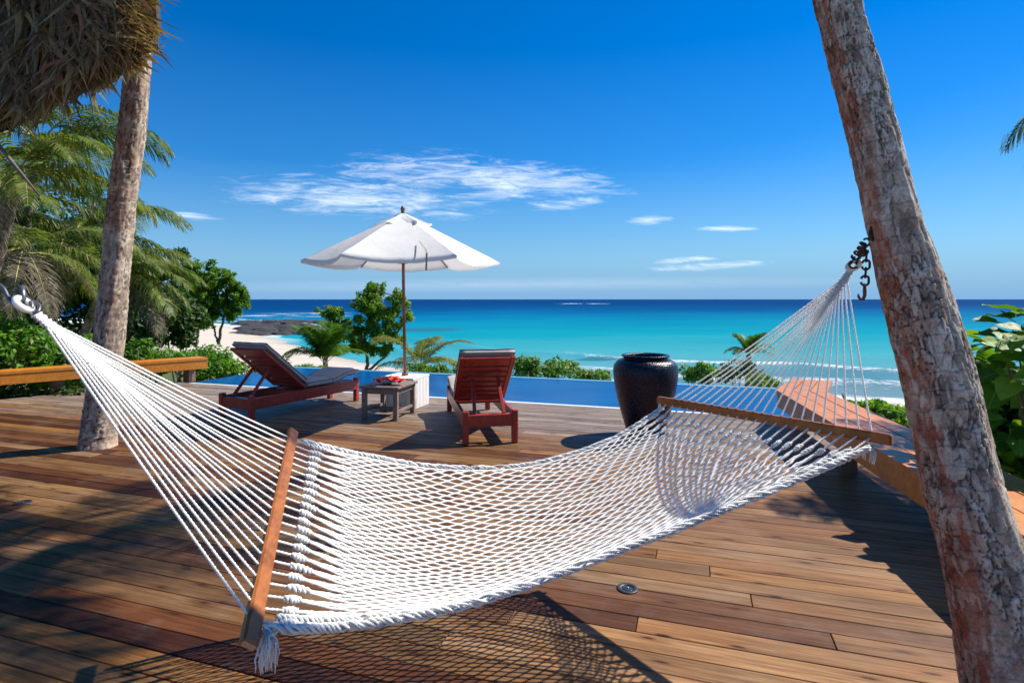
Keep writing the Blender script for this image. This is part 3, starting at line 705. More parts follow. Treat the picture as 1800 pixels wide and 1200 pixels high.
# ------------------------------------------------------------------ palm fronds
def frond_mesh(L, pitch, droop, npair, ll, seed, hang=0.5, wid=0.04, name='frond', mat=None, fwd=0.55, tip=0.25):
    rg = random.Random(seed); mb = MB(); N = 26
    pts = [V((0, 0, 0))]; yaw = 0
    for i in range(N):
        q = i / N; a_ = pitch - droop * (q ** 1.3); yaw += rg.uniform(-.012, .012)
        pts.append(pts[-1] + V((math.cos(a_) * math.cos(yaw), math.cos(a_) * math.sin(yaw), math.sin(a_))) * L / N)
    mb.tube(pts, [max(0.004, 0.026 * L / 3 * (1 - i / N) ** 0.8) for i in range(N + 1)], 5, mi=1)
    for k in range(npair):
        q = 0.13 + 0.87 * (k + rg.uniform(-.3, .3)) / npair; q = min(max(q, .1), .995)
        x_ = q * N; i = min(int(x_), N - 1); p = pts[i].lerp(pts[i + 1], x_ - i); tg = (pts[i + 1] - pts[i]).normalized()
        side = V((0, 0, 1)).cross(tg); side = side.normalized() if side.length > 1e-3 else V((0, 1, 0)); up = tg.cross(side)
        for sg in (-1, 1):
            if rg.random() < 0.05: continue
            l = ll * (0.35 + 0.9 * math.sin(math.pi * min(1, (q * .88 + .1))) ** 0.8) * rg.uniform(.8, 1.1)
            if q > .85: l *= (1 - (q - .85) * 3.2)
            f_ = fwd + (0.5 * q) + rg.uniform(-.12, .12)
            dr = (side * sg * 0.9 + tg * f_ + up * rg.uniform(0.0, .25)).normalized()
            wv = tg * wid * rg.uniform(.7, 1.1); a0 = p; segs = []; hd = hang * rg.uniform(.7, 1.3)
            for s_ in range(4):
                ww = (0.8, 1.5, 1.1, 0.08)[s_]; segs.append((a0 - wv * ww / 2, a0 + wv * ww / 2))
                a0 = a0 + dr * l / 3; dr = (dr + V((0, 0, -hd)) * (0.45 + .3 * s_)).normalized()
            vs = [v for s_ in segs for v in s_]
            mb.add(vs, [(0, 1, 3, 2), (2, 3, 5, 4), (4, 5, 7, 6)])
    return mb.mesh(name, [mat or M_PALM, M_RACHIS], False)
M_PALMGREEN = leaf_mat('young_palm_leaflet', (0.035, 0.10, 0.010), (0.075, 0.18, 0.018), (0.17, 0.28, 0.04), 0.4, 0.45)
FR = {
 'up': [frond_mesh(3.0, 1.25, 1.3, 56, .66, s, .4, .036, 'frond') for s in (1, 2)],
 'mid': [frond_mesh(3.3, .75, 1.75, 70, .76, s, 1.05, .036, 'frond', None, .45) for s in (3, 4, 5)],
 'low': [frond_mesh(3.2, .15, 1.35, 70, .78, s, 1.5, .036, 'frond', None, .42) for s in (6, 7)],
 'dead': [frond_mesh(2.6, -.25, 1.25, 50, .66, s, 1.4, .032, 'dead_frond', M_PALMDEAD) for s in (8, 9)],
 'yel': [frond_mesh(2.6, 1.15, 1.6, 54, .55, s, .5, .034, 'frond', M_PALMYEL) for s in (10, 11)],
 'ylow': [frond_mesh(2.6, .55, 1.6, 54, .55, s, .8, .034, 'frond', M_PALMYEL) for s in (12,)],
 'gup': [frond_mesh(2.8, 1.32, 1.0, 64, .66, s, .4, .042, 'frond', M_PALMGREEN) for s in (13, 14)],
 'gmid': [frond_mesh(2.8, .85, 1.7, 64, .70, s, .7, .042, 'frond', M_PALMGREEN) for s in (15,)],
}
def put_frond(parent, key, az, loc, sc=1.0, tilt=0.0, rg=random):
    me = rg.choice(FR[key]); name = 'dead_frond' if key == 'dead' else 'frond'
    o = link(name, me, parent, loc, (rg.uniform(-.25, .25), -tilt, az), (sc,) * 3); return o
def crown(parent, top, n, sc=1.0, seed=0, keys=('up', 'mid', 'mid', 'low'), nuts=0, az0=None):
    rg = random.Random(seed)
    for k in range(n):
        key = keys[int(k / n * len(keys))]; az = k * 2.399963 + rg.uniform(-.2, .2) + (az0 or 0)
        put_frond(parent, key, az, V(top) + V((math.cos(az) * .08, math.sin(az) * .08, rg.uniform(-.1, .15))) * sc, sc * rg.uniform(.85, 1.1), rg.uniform(-.1, .1), rg)
    for k in range(nuts):
        an = k * 2.2 + seed; m = MB(); r0 = .13 * sc
        m.lathe([(0.01, -r0 * 1.2), (r0 * .7, -r0 * .85), (r0, 0), (r0 * .75, r0 * .8), (0.02, r0 * 1.25)], 12)
        ob = m.build('coconut', M_COCONUT, parent, True); ob.location = V(top) + V((math.cos(an) * .28, math.sin(an) * .28, -.25 - .05 * (k % 2))) * sc

# right palm: leans away from the viewer, carries the hammock
rp = [(1788, 1262, 2.20, 0.1628), (1757, 1100, 2.25, 0.1485), (1724, 970, 2.30, 0.1414), (1697, 880, 2.34, 0.1392), (1672, 770, 2.39, 0.1326), (1643, 640, 2.44, 0.1244), (1611, 527, 2.50, 0.1225), (1573, 395, 2.56, 0.1075), (1540, 260, 2.62, 0.0983), (1506, 140, 2.68, 0.0978), (1473, 0, 2.74, 0.0959)]
path = [(*at(px, py, Y), r) for px, py, Y, r in rp]
lx, ly, lz, _ = path[-1]
path += [(lx - .06, ly + .12, lz + .9, .13), (lx - .10, ly + .3, lz + 2.4, .125), (lx - .05, ly + .55, lz + 5.0, .10), (lx + .1, ly + .8, lz + 8.2, .095)]
RPALM = path
pr = thing('palm_tree', 'thick leaning palm with cracked red and grey bark on the right holding the hammock chain', 'palm tree', path[0][:3])
trunk_mesh(path, 900, 150, 0.0085, 3.7, (-0.86, 0.5, 0), ringk=0.16, vs_=(3.0, 14.0)).build('trunk', M_BARK, pr, True, world=True)
crown(pr, V(path[-1][:3]) - V(path[0][:3]), 16, 1.0, 5, nuts=5)

# left palm
lp = [(172, 792, 6.38, 0.188), (173, 765, 6.40, 0.177), (181, 690, 6.42, 0.158), (192, 590, 6.45, 0.149), (203, 470, 6.48, 0.139), (211, 380, 6.50, 0.133), (219, 320, 6.52, 0.136), (235, 200, 6.55, 0.132), (244, 100, 6.58, 0.124), (250, 0, 6.6, 0.117)]
path = [(*at(px, py, Y), r) for px, py, Y, r in lp]; path[0] = (path[0][0], path[0][1], -0.03, path[0][3])
lx, ly, lz, _ = path[-1]; path += [(lx + .12, ly + .05, lz + 1.5, .13), (lx + .3, ly + .1, lz + 3.6, .12)]
pq = thing('palm_tree', 'tall slim pale palm trunk rising through the deck on the left', 'palm tree', path[0][:3])
trunk_mesh(path, 460, 72, 0.010, 9.1, (-0.4, -0.9, 0), ringk=.55, ringp=.085).build('trunk', M_BARK_L, pq, True, world=True)
crown(pq, V(path[-1][:3]) - V(path[0][:3]), 15, 1.0, 8)

# ------------------------------------------------------------------ hammock
LA = at(52, 543, 1.9); RA = at(1496, 473, 2.78)
LN, LF = at(440, 1118, 1.68), at(514, 762, 2.92)
RN, RF = at(1556, 771, 2.56), at(1163, 704, 3.60)
hm = thing('rope_hammock', 'white rope net hammock with wooden spreader bars slung between the palms', 'hammock', (0.2, 2.5, 0))
NK = 22
def bar(a_, b_, wd, th, up):
    m = MB(); m.bar(a_, b_, wd, th, up, 0.008); o = m.build('spreader_bar', [M_BAR, M_ENDGRAIN], hm, world=True)
    for f in o.data.polygons:
        if f.area > 0.0003 and abs(f.normal.dot((b_ - a_).normalized())) > .95: f.material_index = 1
    return o
dL = (LF - LN).normalized(); dR = (RF - RN).normalized()
bar(LN - dL * .035, LF + dL * .03, 0.032, 0.056, (-0.55, -0.25, .55)); bar(RN - dR * .03, RF + dR * .03, 0.034, 0.05, (0, 0, 1))
# net surface
ND = [at(462, 1108, 1.72), at(640, 1098, 1.86), at(860, 1052, 2.00), at(1120, 957, 2.20), at(1360, 862, 2.40), at(1528, 788, 2.55)]
FD = [at(530, 776, 2.91), at(640, 800, 3.05), at(780, 821, 3.20), at(930, 816, 3.35), at(1070, 774, 3.48), at(1166, 716, 3.59)]
def S(u, v):
    p = catmull(ND, u).lerp(catmull(FD, u), v); sg = 0.20 * math.sin(math.pi * min(max(u, 0), 1)) ** 1.35
    return p - V((0, 0, sg * 4 * v * (1 - v) * (1.25 - .5 * v)))
rg = random.Random(4)
# clews: each rope leaves the woven bundle at its own place
def clew(apex, N_, F_, side):
    mid = (N_ + F_) / 2; ax = (mid - apex); 
    for i in range(NK):
        q = (i + .5) / NK; e_ = N_.lerp(F_, .02 + .96 * q); k = 1 - abs(2 * q - 1)
        dd = 0.05 + (0.30 if side == 'l' else 0.22) * k ** 0.9
        base = apex + ax.normalized() * dd; lat = (F_ - N_).normalized()
        pl_ = base + lat * (2 * q - 1) * (0.014 + 0.045 * dd)
        st = apex + lat * (2 * q - 1) * .012 + V((0, 0, rg.uniform(-.006, .006)))
        sagp = pl_.lerp(e_, .5) - V((0, 0, 0.006 + rg.uniform(0, .012)))
        pts = [st, pl_] + [catmull([pl_, sagp, e_], j / 6) for j in range(1, 7)]
        m = MB(); m.rope(pts, 0.0042 if side == 'r' else 0.0047, 0.008); m.build('clew_rope', M_ROPE, hm, True, world=True)
    # woven cross cords over the bundle
    m = MB(); lat = (F_ - N_).normalized(); nrm = ax.normalized().cross(lat)
    for j in range(15 if side == 'l' else 9):
        dd = 0.045 + j * 0.017; wdt = 0.016 + 0.075 * dd; c = apex + ax.normalized() * dd
        pts = []
        for k in range(13):
            q = k / 12 * 2 - 1; pts.append(c + lat * q * wdt + nrm * (0.007 * (1 if (k + j) % 2 else -1)) - ax.normalized() * 0.02 * abs(q))
        m.tube(pts, 0.0042, 5)
    m.build('woven_clew', M_ROPE, hm, True, world=True)
    m = MB(); c = apex - ax.normalized() * .022
    ring = [c + (ax.normalized() * math.cos(k / 20 * 6.2832) + lat * math.sin(k / 20 * 6.2832)) * .026 for k in range(21)]
    m.tube(ring, 0.011, 8, False); m.build('rope_eye', M_ROPE, hm, True, world=True)
clew(LA, LN, LF, 'l'); clew(RA, RN, RF, 'r')

# net cords
NS = 3 * NK; PER = 22
def cord_point(k, u):
    kn = (k // 3 + .5) / NK; vk = (k + .5) / NS
    ph = u * PER * (1 + 0.03 * math.sin(k * .23)) + 0.9 * noise.noise(V((k * .11, u * 2.2, 0)))
    w_ = max(-1, min(1, 2.4 / math.pi * math.asin(math.sin(2 * math.pi * ph)))) * (1 if k % 2 == 0 else -1)
    env = smooth(0.03, 0.20, u) * (0.45 + 0.55 * smooth(0.12, 0.42, u)) * smooth(0.0, 0.10, 1 - u)
    amp = 0.44 / NS * env
    pull = smooth(0.0, 0.16, u) * smooth(0.0, 0.13, 1 - u)
    wv = 0.010 * noise.noise(V((vk * 9, u * 4.0, 3))) + 0.006 * noise.noise(V((vk * 23, u * 7, 8)))
    v = kn + (vk - kn) * pull + w_ * amp + wv * pull
    v = min(max(v, 0.012), 0.985)
    p = S(0.035 + 0.93 * u, v)
    cr = math.cos(2 * math.pi * ph) * (1 if k % 2 == 0 else -1)
    return p + V((0, -.3, 1)).normalized() * (0.0015 * cr * (1 - abs(w_)) + 0.0008 * math.sin(14 * ph) * abs(w_)), abs(w_)
for k in range(NS):
    m = MB(); pts = []; rr = []
    for i in range(PER * 9 + 1):
        p, w_ = cord_point(k, i / (PER * 9)); pts.append(p); rr.append(0.0045 + 0.0012 * (w_ > .97))
    m.tube(pts, rr, 5); m.build('net_cord', M_ROPE, hm, True, world=True)
# border ropes, three laid strands each
def braid(fn, r, R, turns, n, u0=0.0, u1=1.0, ns=5):
    m = MB()
    for s_ in range(ns):
        pts = []
        for i in range(n + 1):
            q = i / n; c = fn(u0 + (u1 - u0) * q); c2 = fn(min(1, u0 + (u1 - u0) * q + .004)); tg = (c2 - c).normalized() if (c2 - c).length > 1e-6 else V((1, 0, 0))
            e1 = V((0, 0, 1)); e1 = (e1 - tg * e1.dot(tg)).normalized(); e2 = tg.cross(e1); an = 2 * math.pi * (turns * q + s_ / ns + .35 * noise.noise(V((q * 14, s_, turns))))
            RR = R * (1 + .4 * noise.noise(V((q * 30, s_ * 5, 1))))
            pts.append(c + (e1 * math.cos(an) * 1.35 + e2 * math.sin(an) * .8) * RR)
        m.tube(pts, r, 6, twist=300, lobe=.14)
    return m
braid(lambda u: catmull(ND, u) + V((0, 0, .002)), 0.0054, 0.0088, 17, 420).build('edge_rope', M_ROPE, hm, True, world=True)
braid(lambda u: S(u, .03) + V((0, 0.004, .006)), 0.0046, 0.0075, 22, 420, .02, .98, 4).build('edge_rope', M_ROPE, hm, True, world=True)
braid(lambda u: catmull(FD, u), 0.0054, 0.0085, 15, 380).build('edge_rope', M_ROPE, hm, True, world=True)
# knots between bar and net
for side, (N_, F_) in (('l', (LN, LF)), ('r', (RN, RF))):
    for i in range(NK):
        q = (i + .5) / NK; hole = N_.lerp(F_, .02 + .96 * q)
        k0 = S(0.035 if side == 'l' else 0.965, q); k1 = S(0.115 if side == 'l' else 0.915, q)
        m = MB(); m.rope([hole, hole.lerp(k0, .55), k0], 0.0050, .007)
        ln = (0.07 if side == 'l' else 0.062) * rg.uniform(.7, 1.25)
        dr = (k1 - k0).normalized(); e1 = V((0, 0, 1)); e1 = (e1 - dr * e1.dot(dr)).normalized(); e2 = dr.cross(e1)
        for s_ in range(2):
            pts = [];  
            for j in range(25):
                a_ = j / 24; env = (0.45 + .55 * math.sin(math.pi * a_)); an = 2 * math.pi * (2.3 * a_ + s_ / 2) + i
                pts.append(k0 + dr * (a_ * ln - .008) + (e1 * math.cos(an) + e2 * math.sin(an)) * (0.0088 if side == 'l' else 0.0072) * env + V((rg.gauss(0, .0012), rg.gauss(0, .0012), rg.gauss(0, .0012))))
            m.tube(pts, 0.0062 if side == 'l' else 0.0054, 6)
        m.build('knot', M_ROPE, hm, True, world=True)
def tassel(p, n, ln, spread, seed):
    rgx = random.Random(seed); m = MB()
    for k in range(n):
        a_ = rgx.uniform(0, 6.28); rr = rgx.uniform(0, spread); l = ln * rgx.uniform(.55, 1.0)
        e_ = p + V((math.cos(a_) * rr, math.sin(a_) * rr, -l)); mid = p.lerp(e_, .5) + V((math.cos(a_), math.sin(a_), 0)) * rr * .5
        m.tube([catmull([p, mid, e_], j / 6) + V((rgx.gauss(0, .002), rgx.gauss(0, .002), 0)) for j in range(7)], [0.0030, .0032, .003, .0028, .0026, .0022, .0012], 4)
    m.build('tassel', M_ROPE, hm, True, world=True)
tassel(at(470, 1108, 1.71), 46, .125, .034, 1); tassel(at(1533, 786, 2.55), 20, .08, .016, 2); tassel(at(1512, 788, 2.55), 5, .05, .02, 3); tassel(at(1160, 708, 3.58), 5, .05, .015, 4)

# chain on the right palm
def chain_link_mesh(l=0.044, wd=0.030, r=0.0052):
    pts = []
    for k in range(17):
        an = 2 * math.pi * k / 16; x_ = math.cos(an) * wd / 2; z_ = math.sin(an) * wd / 2
        pts.append(V((x_, 0, z_ + (l - wd) / 2 * (1 if math.sin(an) >= 0 else -1))))
    m = MB(); m.tube(pts, r, 6, False); return m.mesh('chain_link', M_IRON, True)
LINK = chain_link_mesh()
hook_p = at(1536, 409, 2.56); knot_p = at(1518, 432, 2.62)
ch = thing('hanging_chain', 'rusty iron chain with a hanging hook end between right palm trunk and hammock', 'chain', knot_p)
def run_chain(pts, start=0):
    P = [V(p) for p in pts]; tot = sum((b_ - a_).length for a_, b_ in zip(P[:-1], P[1:])); n = max(2, round(tot / 0.034)); R = resample(P, 0.003)
    for k in range(n):
        p = R[int((k + .5) / n * (len(R) - 1))]; p2 = R[min(len(R) - 1, int((k + .9) / n * (len(R) - 1)) + 1)]; tg = (p2 - p).normalized()
        M = tg.to_track_quat('Z', 'Y').to_matrix() @ Matrix.Rotation(math.radians(35 if (k + start) % 2 else 125), 3, 'Z')
        o = link('chain_link', LINK, ch, p - knot_p, M.to_euler())
run_chain([hook_p, knot_p]); run_chain([knot_p, at(1505, 449, 2.76), at(1493, 464, 2.76)])
run_chain([knot_p + V((.01, .02, -.01)), at(1512, 452, 2.76), at(1504, 466, 2.76), at(1495, 468, 2.76)], 1)
run_chain([knot_p, at(1523, 440, 2.61), at(1522, 470, 2.61), at(1520, 500, 2.61)])
m = MB(); hb = at(1520, 498, 2.61)
m.tube([hb, hb + V((0, 0, -.035)), hb + V((0, 0, -.055)), hb + V((-.006, 0, -.072)), hb + V((-.020, 0, -.074)), hb + V((-.028, 0, -.062)), hb + V((-.029, 0, -.048))], [.006, .008, .0075, .0075, .007, .006, .004], 7)
m.build('hook', M_RUST, ch, True, world=True)
m = MB(); hp = at(1534, 404, 2.56)
m.tube([hp + V((.09, .04, .01)), hp + V((.02, .0, .015)), hp + V((-.004, 0, .008)), hp + V((-.012, 0, -.012)), hp + V((-.008, 0, -.035)), hp + V((.004, 0, -.045))], .0085, 7)
m.build('trunk_hook', M_IRON, ch, True, world=True)
m = MB(); m.tube([knot_p + V((.012 * math.cos(k), .012 * math.sin(k * 1.3), .014 * math.sin(k * .8))) for k in range(12)], .0075, 6); m.build('chain_knot', M_IRON, ch, True, world=True)

# steel hook and eye on the left
sh_ = thing('steel_hook', 'galvanised steel hook and eye at the left end of the hammock', 'hook', LA)
m = MB(); m.tube([catmull([at(-60, 452, 1.95), at(-20, 488, 1.93), at(4, 505, 1.92), at(14, 522, 1.91), at(26, 536, 1.9), at(46, 548, 1.89), at(56, 540, 1.9), at(54, 530, 1.91)], j / 40) for j in range(41)], .0065, 9); m.build('hook_shank', M_STEEL, sh_, True, world=True)
m = MB(); m.tube([at(38, 503, 1.92), at(40, 514, 1.91), at(41, 525, 1.90), at(36, 534, 1.9)], .0085, 9); m.build('hook_tip', M_STEEL, sh_, True, world=True)
m = MB(); m.tube([catmull([at(46, 524, 1.93), at(58, 529, 1.93), at(69, 537, 1.92), at(66, 548, 1.9), at(52, 548, 1.9)], j / 20) for j in range(21)], .0055, 8); m.build('shackle', M_STEEL, sh_, True, world=True)

# ------------------------------------------------------------------ sun loungers
def cushion_grid(x0, x1, y0, y1, z0, th, nx=10, ny=8, tuck=0.03, fn=None):
    mb = MB(); 
    def pt(i, j, top):
        a_ = i / nx; b_ = j / ny; ex = min(a_, 1 - a_) * (x1 - x0); ey = min(b_, 1 - b_) * (y1 - y0)
        e_ = min(1, ex / .05) ** .5 * min(1, ey / .05) ** .5
        h = th / 2 * (0.45 + .55 * e_)
        return V((x0 + (x1 - x0) * a_, y0 + (y1 - y0) * b_, z0 + th / 2 + (h if top else -h) + (0.006 * noise.noise(V((a_ * 5, b_ * 4, x0))) if top else 0)))
    F = fn or (lambda p: p)
    top = [[F(pt(i, j, True)) for i in range(nx + 1)] for j in range(ny + 1)]; bot = [[F(pt(i, j, False)) for i in range(nx + 1)] for j in range(ny + 1)]
    mb.grid(top); mb.grid([r[::-1] for r in bot])
    rim = [(i, 0) for i in range(nx)] + [(nx, j) for j in range(ny)] + [(i, ny) for i in range(nx, 0, -1)] + [(0, j) for j in range(ny, 0, -1)]
    vs = []; 
    for i, j in rim: vs += [top[j][i], bot[j][i]]
    n = len(rim); mb.add(vs, [(2 * k, 2 * k + 1, 2 * ((k + 1) % n) + 1, 2 * ((k + 1) % n)) for k in range(n)])
    return mb, [top[j][i] for i, j in rim], [bot[j][i] for i, j in rim]
def lounger(label, loc, ang, rise=0.60, run=0.74):
    L, W = 2.06, 0.64
    o = thing('sun_lounger', label, 'sun lounger', loc, ang, 'red wooden sun loungers on the deck')
    def P(name, f, mat=M_REDWOOD, sm=False):
        m = MB(); f(m); return m.build(name, mat, o, sm)
    zt, zb = 0.345, 0.195
    for y_ in (0.022, W - .022): P('side_rail', lambda m: m.box((L / 2, y_, (zt + zb) / 2), (L - .14, .04, zt - zb)))
    for x_ in (0.03, L - .03): P('end_rail', lambda m: m.box((x_, W / 2, (zt + zb) / 2 - .004), (.04, W - .13, zt - zb - .012)))
    for x_ in (0.035, L - .035):
        for y_ in (0.035, W - .035): P('leg', lambda m: m.box((x_, y_, .19), (.075, .07, .38), None, .008))
    for k in range(9):
        x_ = 0.92 + k * .125; P('seat_slat', lambda m: m.box((x_, W / 2, zt - .022), (.09, W - .09, .02)))
    P('cross_rail', lambda m: m.box((0.16, W / 2, zt - .05), (.07, W - .088, .04)))
    hx, hz = 0.93, 0.37; top = V((hx - run, 0, hz + rise)); hinge = V((hx, 0, hz)); dr = (top - hinge).normalized(); Lb = (top - hinge).length; nr = V((-dr.z, 0, dr.x)); nr = nr if nr.x < 0 else -nr
    yb0, yb1 = -0.015, W + .015
    for y_ in (yb0 + .03, yb1 - .03): P('back_stile', lambda m: m.bar(hinge + V((0, y_, 0)), top + V((0, y_, 0)), .06, .036, nr, .006))
    P('top_rail', lambda m: m.bar(top - dr * .045 + V((0, yb0 + .062, 0)), top - dr * .045 + V((0, yb1 - .062, 0)), .085, .034, nr, .006))
    P('bottom_rail', lambda m: m.bar(hinge + dr * .04 + V((0, yb0 + .062, 0)), hinge + dr * .04 + V((0, yb1 - .062, 0)), .07, .034, nr, .006))
    ns = 7
    for k in range(ns):
        c = hinge + dr * (0.13 + (Lb - .26) * k / (ns - 1)); P('back_slat', lambda m: m.bar(c + V((0, yb0 + .062, 0)), c + V((0, yb1 - .062, 0)), .078, .018, nr, .003))
    a0 = hinge + dr * Lb * .62 + nr * .035
    for y_ in (0.15, W - .15): P('prop_strut', lambda m: m.bar(a0 + V((0, y_ + (.015 if y_ < .3 else -.015), 0)), V((0.10, y_, zt - .02)), .04, .032, (1, 0, 0)))
    P('prop_bar', lambda m: m.bar(a0 + nr * .022 + V((0, .11, 0)), a0 + nr * .022 + V((0, W - .11, 0)), .05, .028, nr))
    # cushions
    def pip(par, rim, r=.007):
        m = MB(); m.tube(rim + [rim[0]], r, 5, False); m.build('piping', M_PIPING, par, True)
    th = .115
    def seat(x0, x1, fn=None):
        m, r1, r2 = cushion_grid(x0, x1, .01, W - .01, zt + .0, th, fn=fn); c = m.build('seat_cushion', M_CUSHION, o, True); pip(c, r1); pip(c, r2)
    seat(0.98, 1.46); seat(1.465, 2.06, lambda p: p + V((0, 0, 0.075 * smooth(1.50, 1.86, p.x))))
    Bm = Matrix((dr, V((0, 1, 0)), -nr)).transposed()
    m, r1, r2 = cushion_grid(0.06, Lb + .015, -0.005, W + .005, .028, .10, fn=lambda p: hinge + Bm @ p)
    c = m.build('back_cushion', M_CUSHION, o, True); pip(c, r1); pip(c, r2)
    return o
lounger('red wooden sun lounger with grey cushion at left, seen side on with its backrest raised', on(441, 748, 0), math.atan2(.894, .447))
r2 = on(911, 778, 0); lounger('red wooden sun lounger seen from behind, between the side table and the black jar', r2, math.atan2(.98, -.2))

# ------------------------------------------------------------------ side table, flowers, umbrella
e1, e2 = V((.97, -.24, 0)).normalized(), V((.24, .97, 0)).normalized()
tl = on(696, 739, 0); ang = math.atan2(e1.y, e1.x)
tb = thing('side_table', 'small weathered wooden side table with red flowers on it beside the left lounger', 'side table', tl, ang)
TX, TY, TZ = .47, .56, .46
for x_ in (0, -TX):
    for y_ in (0, TY): m = MB(); m.box((x_, y_, TZ / 2 - .016), (.062, .062, TZ - .032)); m.build('leg', M_GREYWOOD, tb)
for k in range(5):
    m = MB(); m.box((-TX / 2, -.055 + (TY + .11) * (k + .5) / 5, TZ - .016), (TX + .12, (TY + .11) / 5 - .006, .03)); m.build('top_slat', M_GREYWOOD, tb)
for y_ in (0, TY): m = MB(); m.box((-TX / 2, y_, TZ - .075), (TX - .064, .03, .07)); m.build('apron', M_GREYWOOD, tb)
for x_ in (0, -TX): m = MB(); m.box((x_, TY / 2, TZ - .075), (.03, TY - .064, .07)); m.build('apron', M_GREYWOOD, tb)
for x_ in (0, -TX): m = MB(); m.box((x_, TY / 2, .11), (.03, TY - .064, .04)); m.build('stretcher', M_GREYWOOD, tb)
m = MB(); m.box((-TX / 2, TY / 2, .11), (TX - .032, .03, .036)); m.build('stretcher', M_GREYWOOD, tb)

def flower(p, r0, rot, label):
    o = thing('red_flower', label, 'flower', p, rot, 'red flowers on the side table')
    for k in range(5):
        m = MB(); an = k * 2 * math.pi / 5; D = V((math.cos(an), math.sin(an), 0)); Sd = V((-math.sin(an), math.cos(an), 0)); rows = []
        for i in range(6):
            q = i / 5; wd = r0 * .55 * math.sin(math.pi * (0.12 + .80 * q)); zz = r0 * (.25 + .75 * math.sin(q * 2.2) * .9 - .25 * q)
            rows.append([D * r0 * q + Sd * wd * s_ + V((0, 0, zz + .12 * r0 * abs(s_) + .08 * r0 * noise.noise(V((k * 3, q * 4, s_ * 2))))) for s_ in (-1, -.4, .4, 1)])
        m.grid(rows); m.build('petal', M_PETAL, o, True)
    m = MB(); m.tube([(0, 0, r0 * .2), (r0 * .1, 0, r0 * .7), (r0 * .25, r0 * .1, r0 * 1.15)], [.004, .004, .007], 6); m.build('stamen', M_STAMEN, o, True)
ztop = TZ + .001
def tp(x_, y_): return tuple(tl + e1 * x_ + e2 * y_ + V((0, 0, ztop)))
flower(tp(-.31, .12), .10, .3, 'red hibiscus flower at the left of the bunch on the side table')
flower(tp(-.16, .18), .125, 1.2, 'largest red hibiscus flower in the middle of the bunch on the side table')
flower(tp(-.03, .16), .10, 2.2, 'red hibiscus flower at the right of the bunch on the side table')
m = MB()
for k in range(6):
    a_ = k * 1.05; D = V((math.cos(a_), math.sin(a_), 0)); Sd = V((-D.y, D.x, 0)); m.grid([[D * q * .12 + Sd * s_ * .03 * math.sin(math.pi * (.1 + .85 * q / 1)) + V((0, 0, .02 * math.sin(q * 3) + .004)) for s_ in (-1, 0, 1)] for q in (0, .3, .6, 1)])
o = m.build('flower_leaves', M_SHRUB, None, True); o.location = tp(-.20, .17); tag(o, 'green leaves tucked under the red flowers on the side table', 'leaves')

# white box that holds the umbrella
bx = uv(0, 0, 0) + V((-1.66, 8.83, 0))
wb = thing('umbrella_base_box', 'worn white wooden box on the deck holding the umbrella pole', 'box', bx, -TH)
BW, BH = .52, .47
for k in range(5):
    c = -BW / 2 + BW * (k + .5) / 5
    for sgn in (-1, 1):
        m = MB(); m.box((c, sgn * (BW / 2 - .012), BH / 2 - .018), (BW / 5 - .006, .022, BH - .036), None, .003); m.build('board', M_WHITEBOX, wb)
        m = MB(); m.box((sgn * (BW / 2 + .012), c, BH / 2 - .018), (.022, BW / 5 - .006, BH - .036), None, .003); m.build('board', M_WHITEBOX, wb)
m = MB(); m.box((0, 0, BH - .016), (BW + .05, BW + .03, .03)); m.build('lid', M_WHITEBOX, wb)
m = MB(); m.lathe([(.05, BH), (.05, BH + .04), (.035, BH + .045)], 16); m.build('pole_collar', M_POLE, wb)

um = thing('patio_umbrella', 'white canvas umbrella on a brown wooden pole above the white box', 'umbrella', (bx.x, bx.y, BH - .02))
ub = V((bx.x, bx.y, BH - .02)); Zl = lambda z_: z_ - ub.z
RIM, ZR, ZP = 1.52, 2.235, 2.985
m = MB(); m.tube([(0, 0, .02), (-.025, 0, Zl(1.9)), (-.035, 0, Zl(3.0))], .024, 12); m.build('pole', M_POLE, um, True)
topx = -.035
def rad(th_, r, z_): return V((topx + math.sin(th_) * r, -math.cos(th_) * r, z_))
ANG = [math.radians(-21 + 60 * k) for k in range(6)]
def canopy_pt(q, s_, a0, a1, r0, r1, z0, z1, sag, scal):
    A, B = rad(a0, 1, 0), rad(a1, 1, 0); r = r0 + (r1 - r0) * q; z_ = z0 + (z1 - z0) * q
    p = V((topx, 0, 0)) + ((A - V((topx, 0, 0))).lerp(B - V((topx, 0, 0)), s_)) * r; b_ = 4 * s_ * (1 - s_)
    p = p - (p - V((topx, 0, 0))) * (b_ * scal * q * q); p.z = Zl(z_) - b_ * sag * math.sin(math.pi * min(1, q)) - b_ * .07 * q ** 3
    p.z += .012 * noise.noise(V((p.x * 5, p.y * 5, a0))) * q
    return p
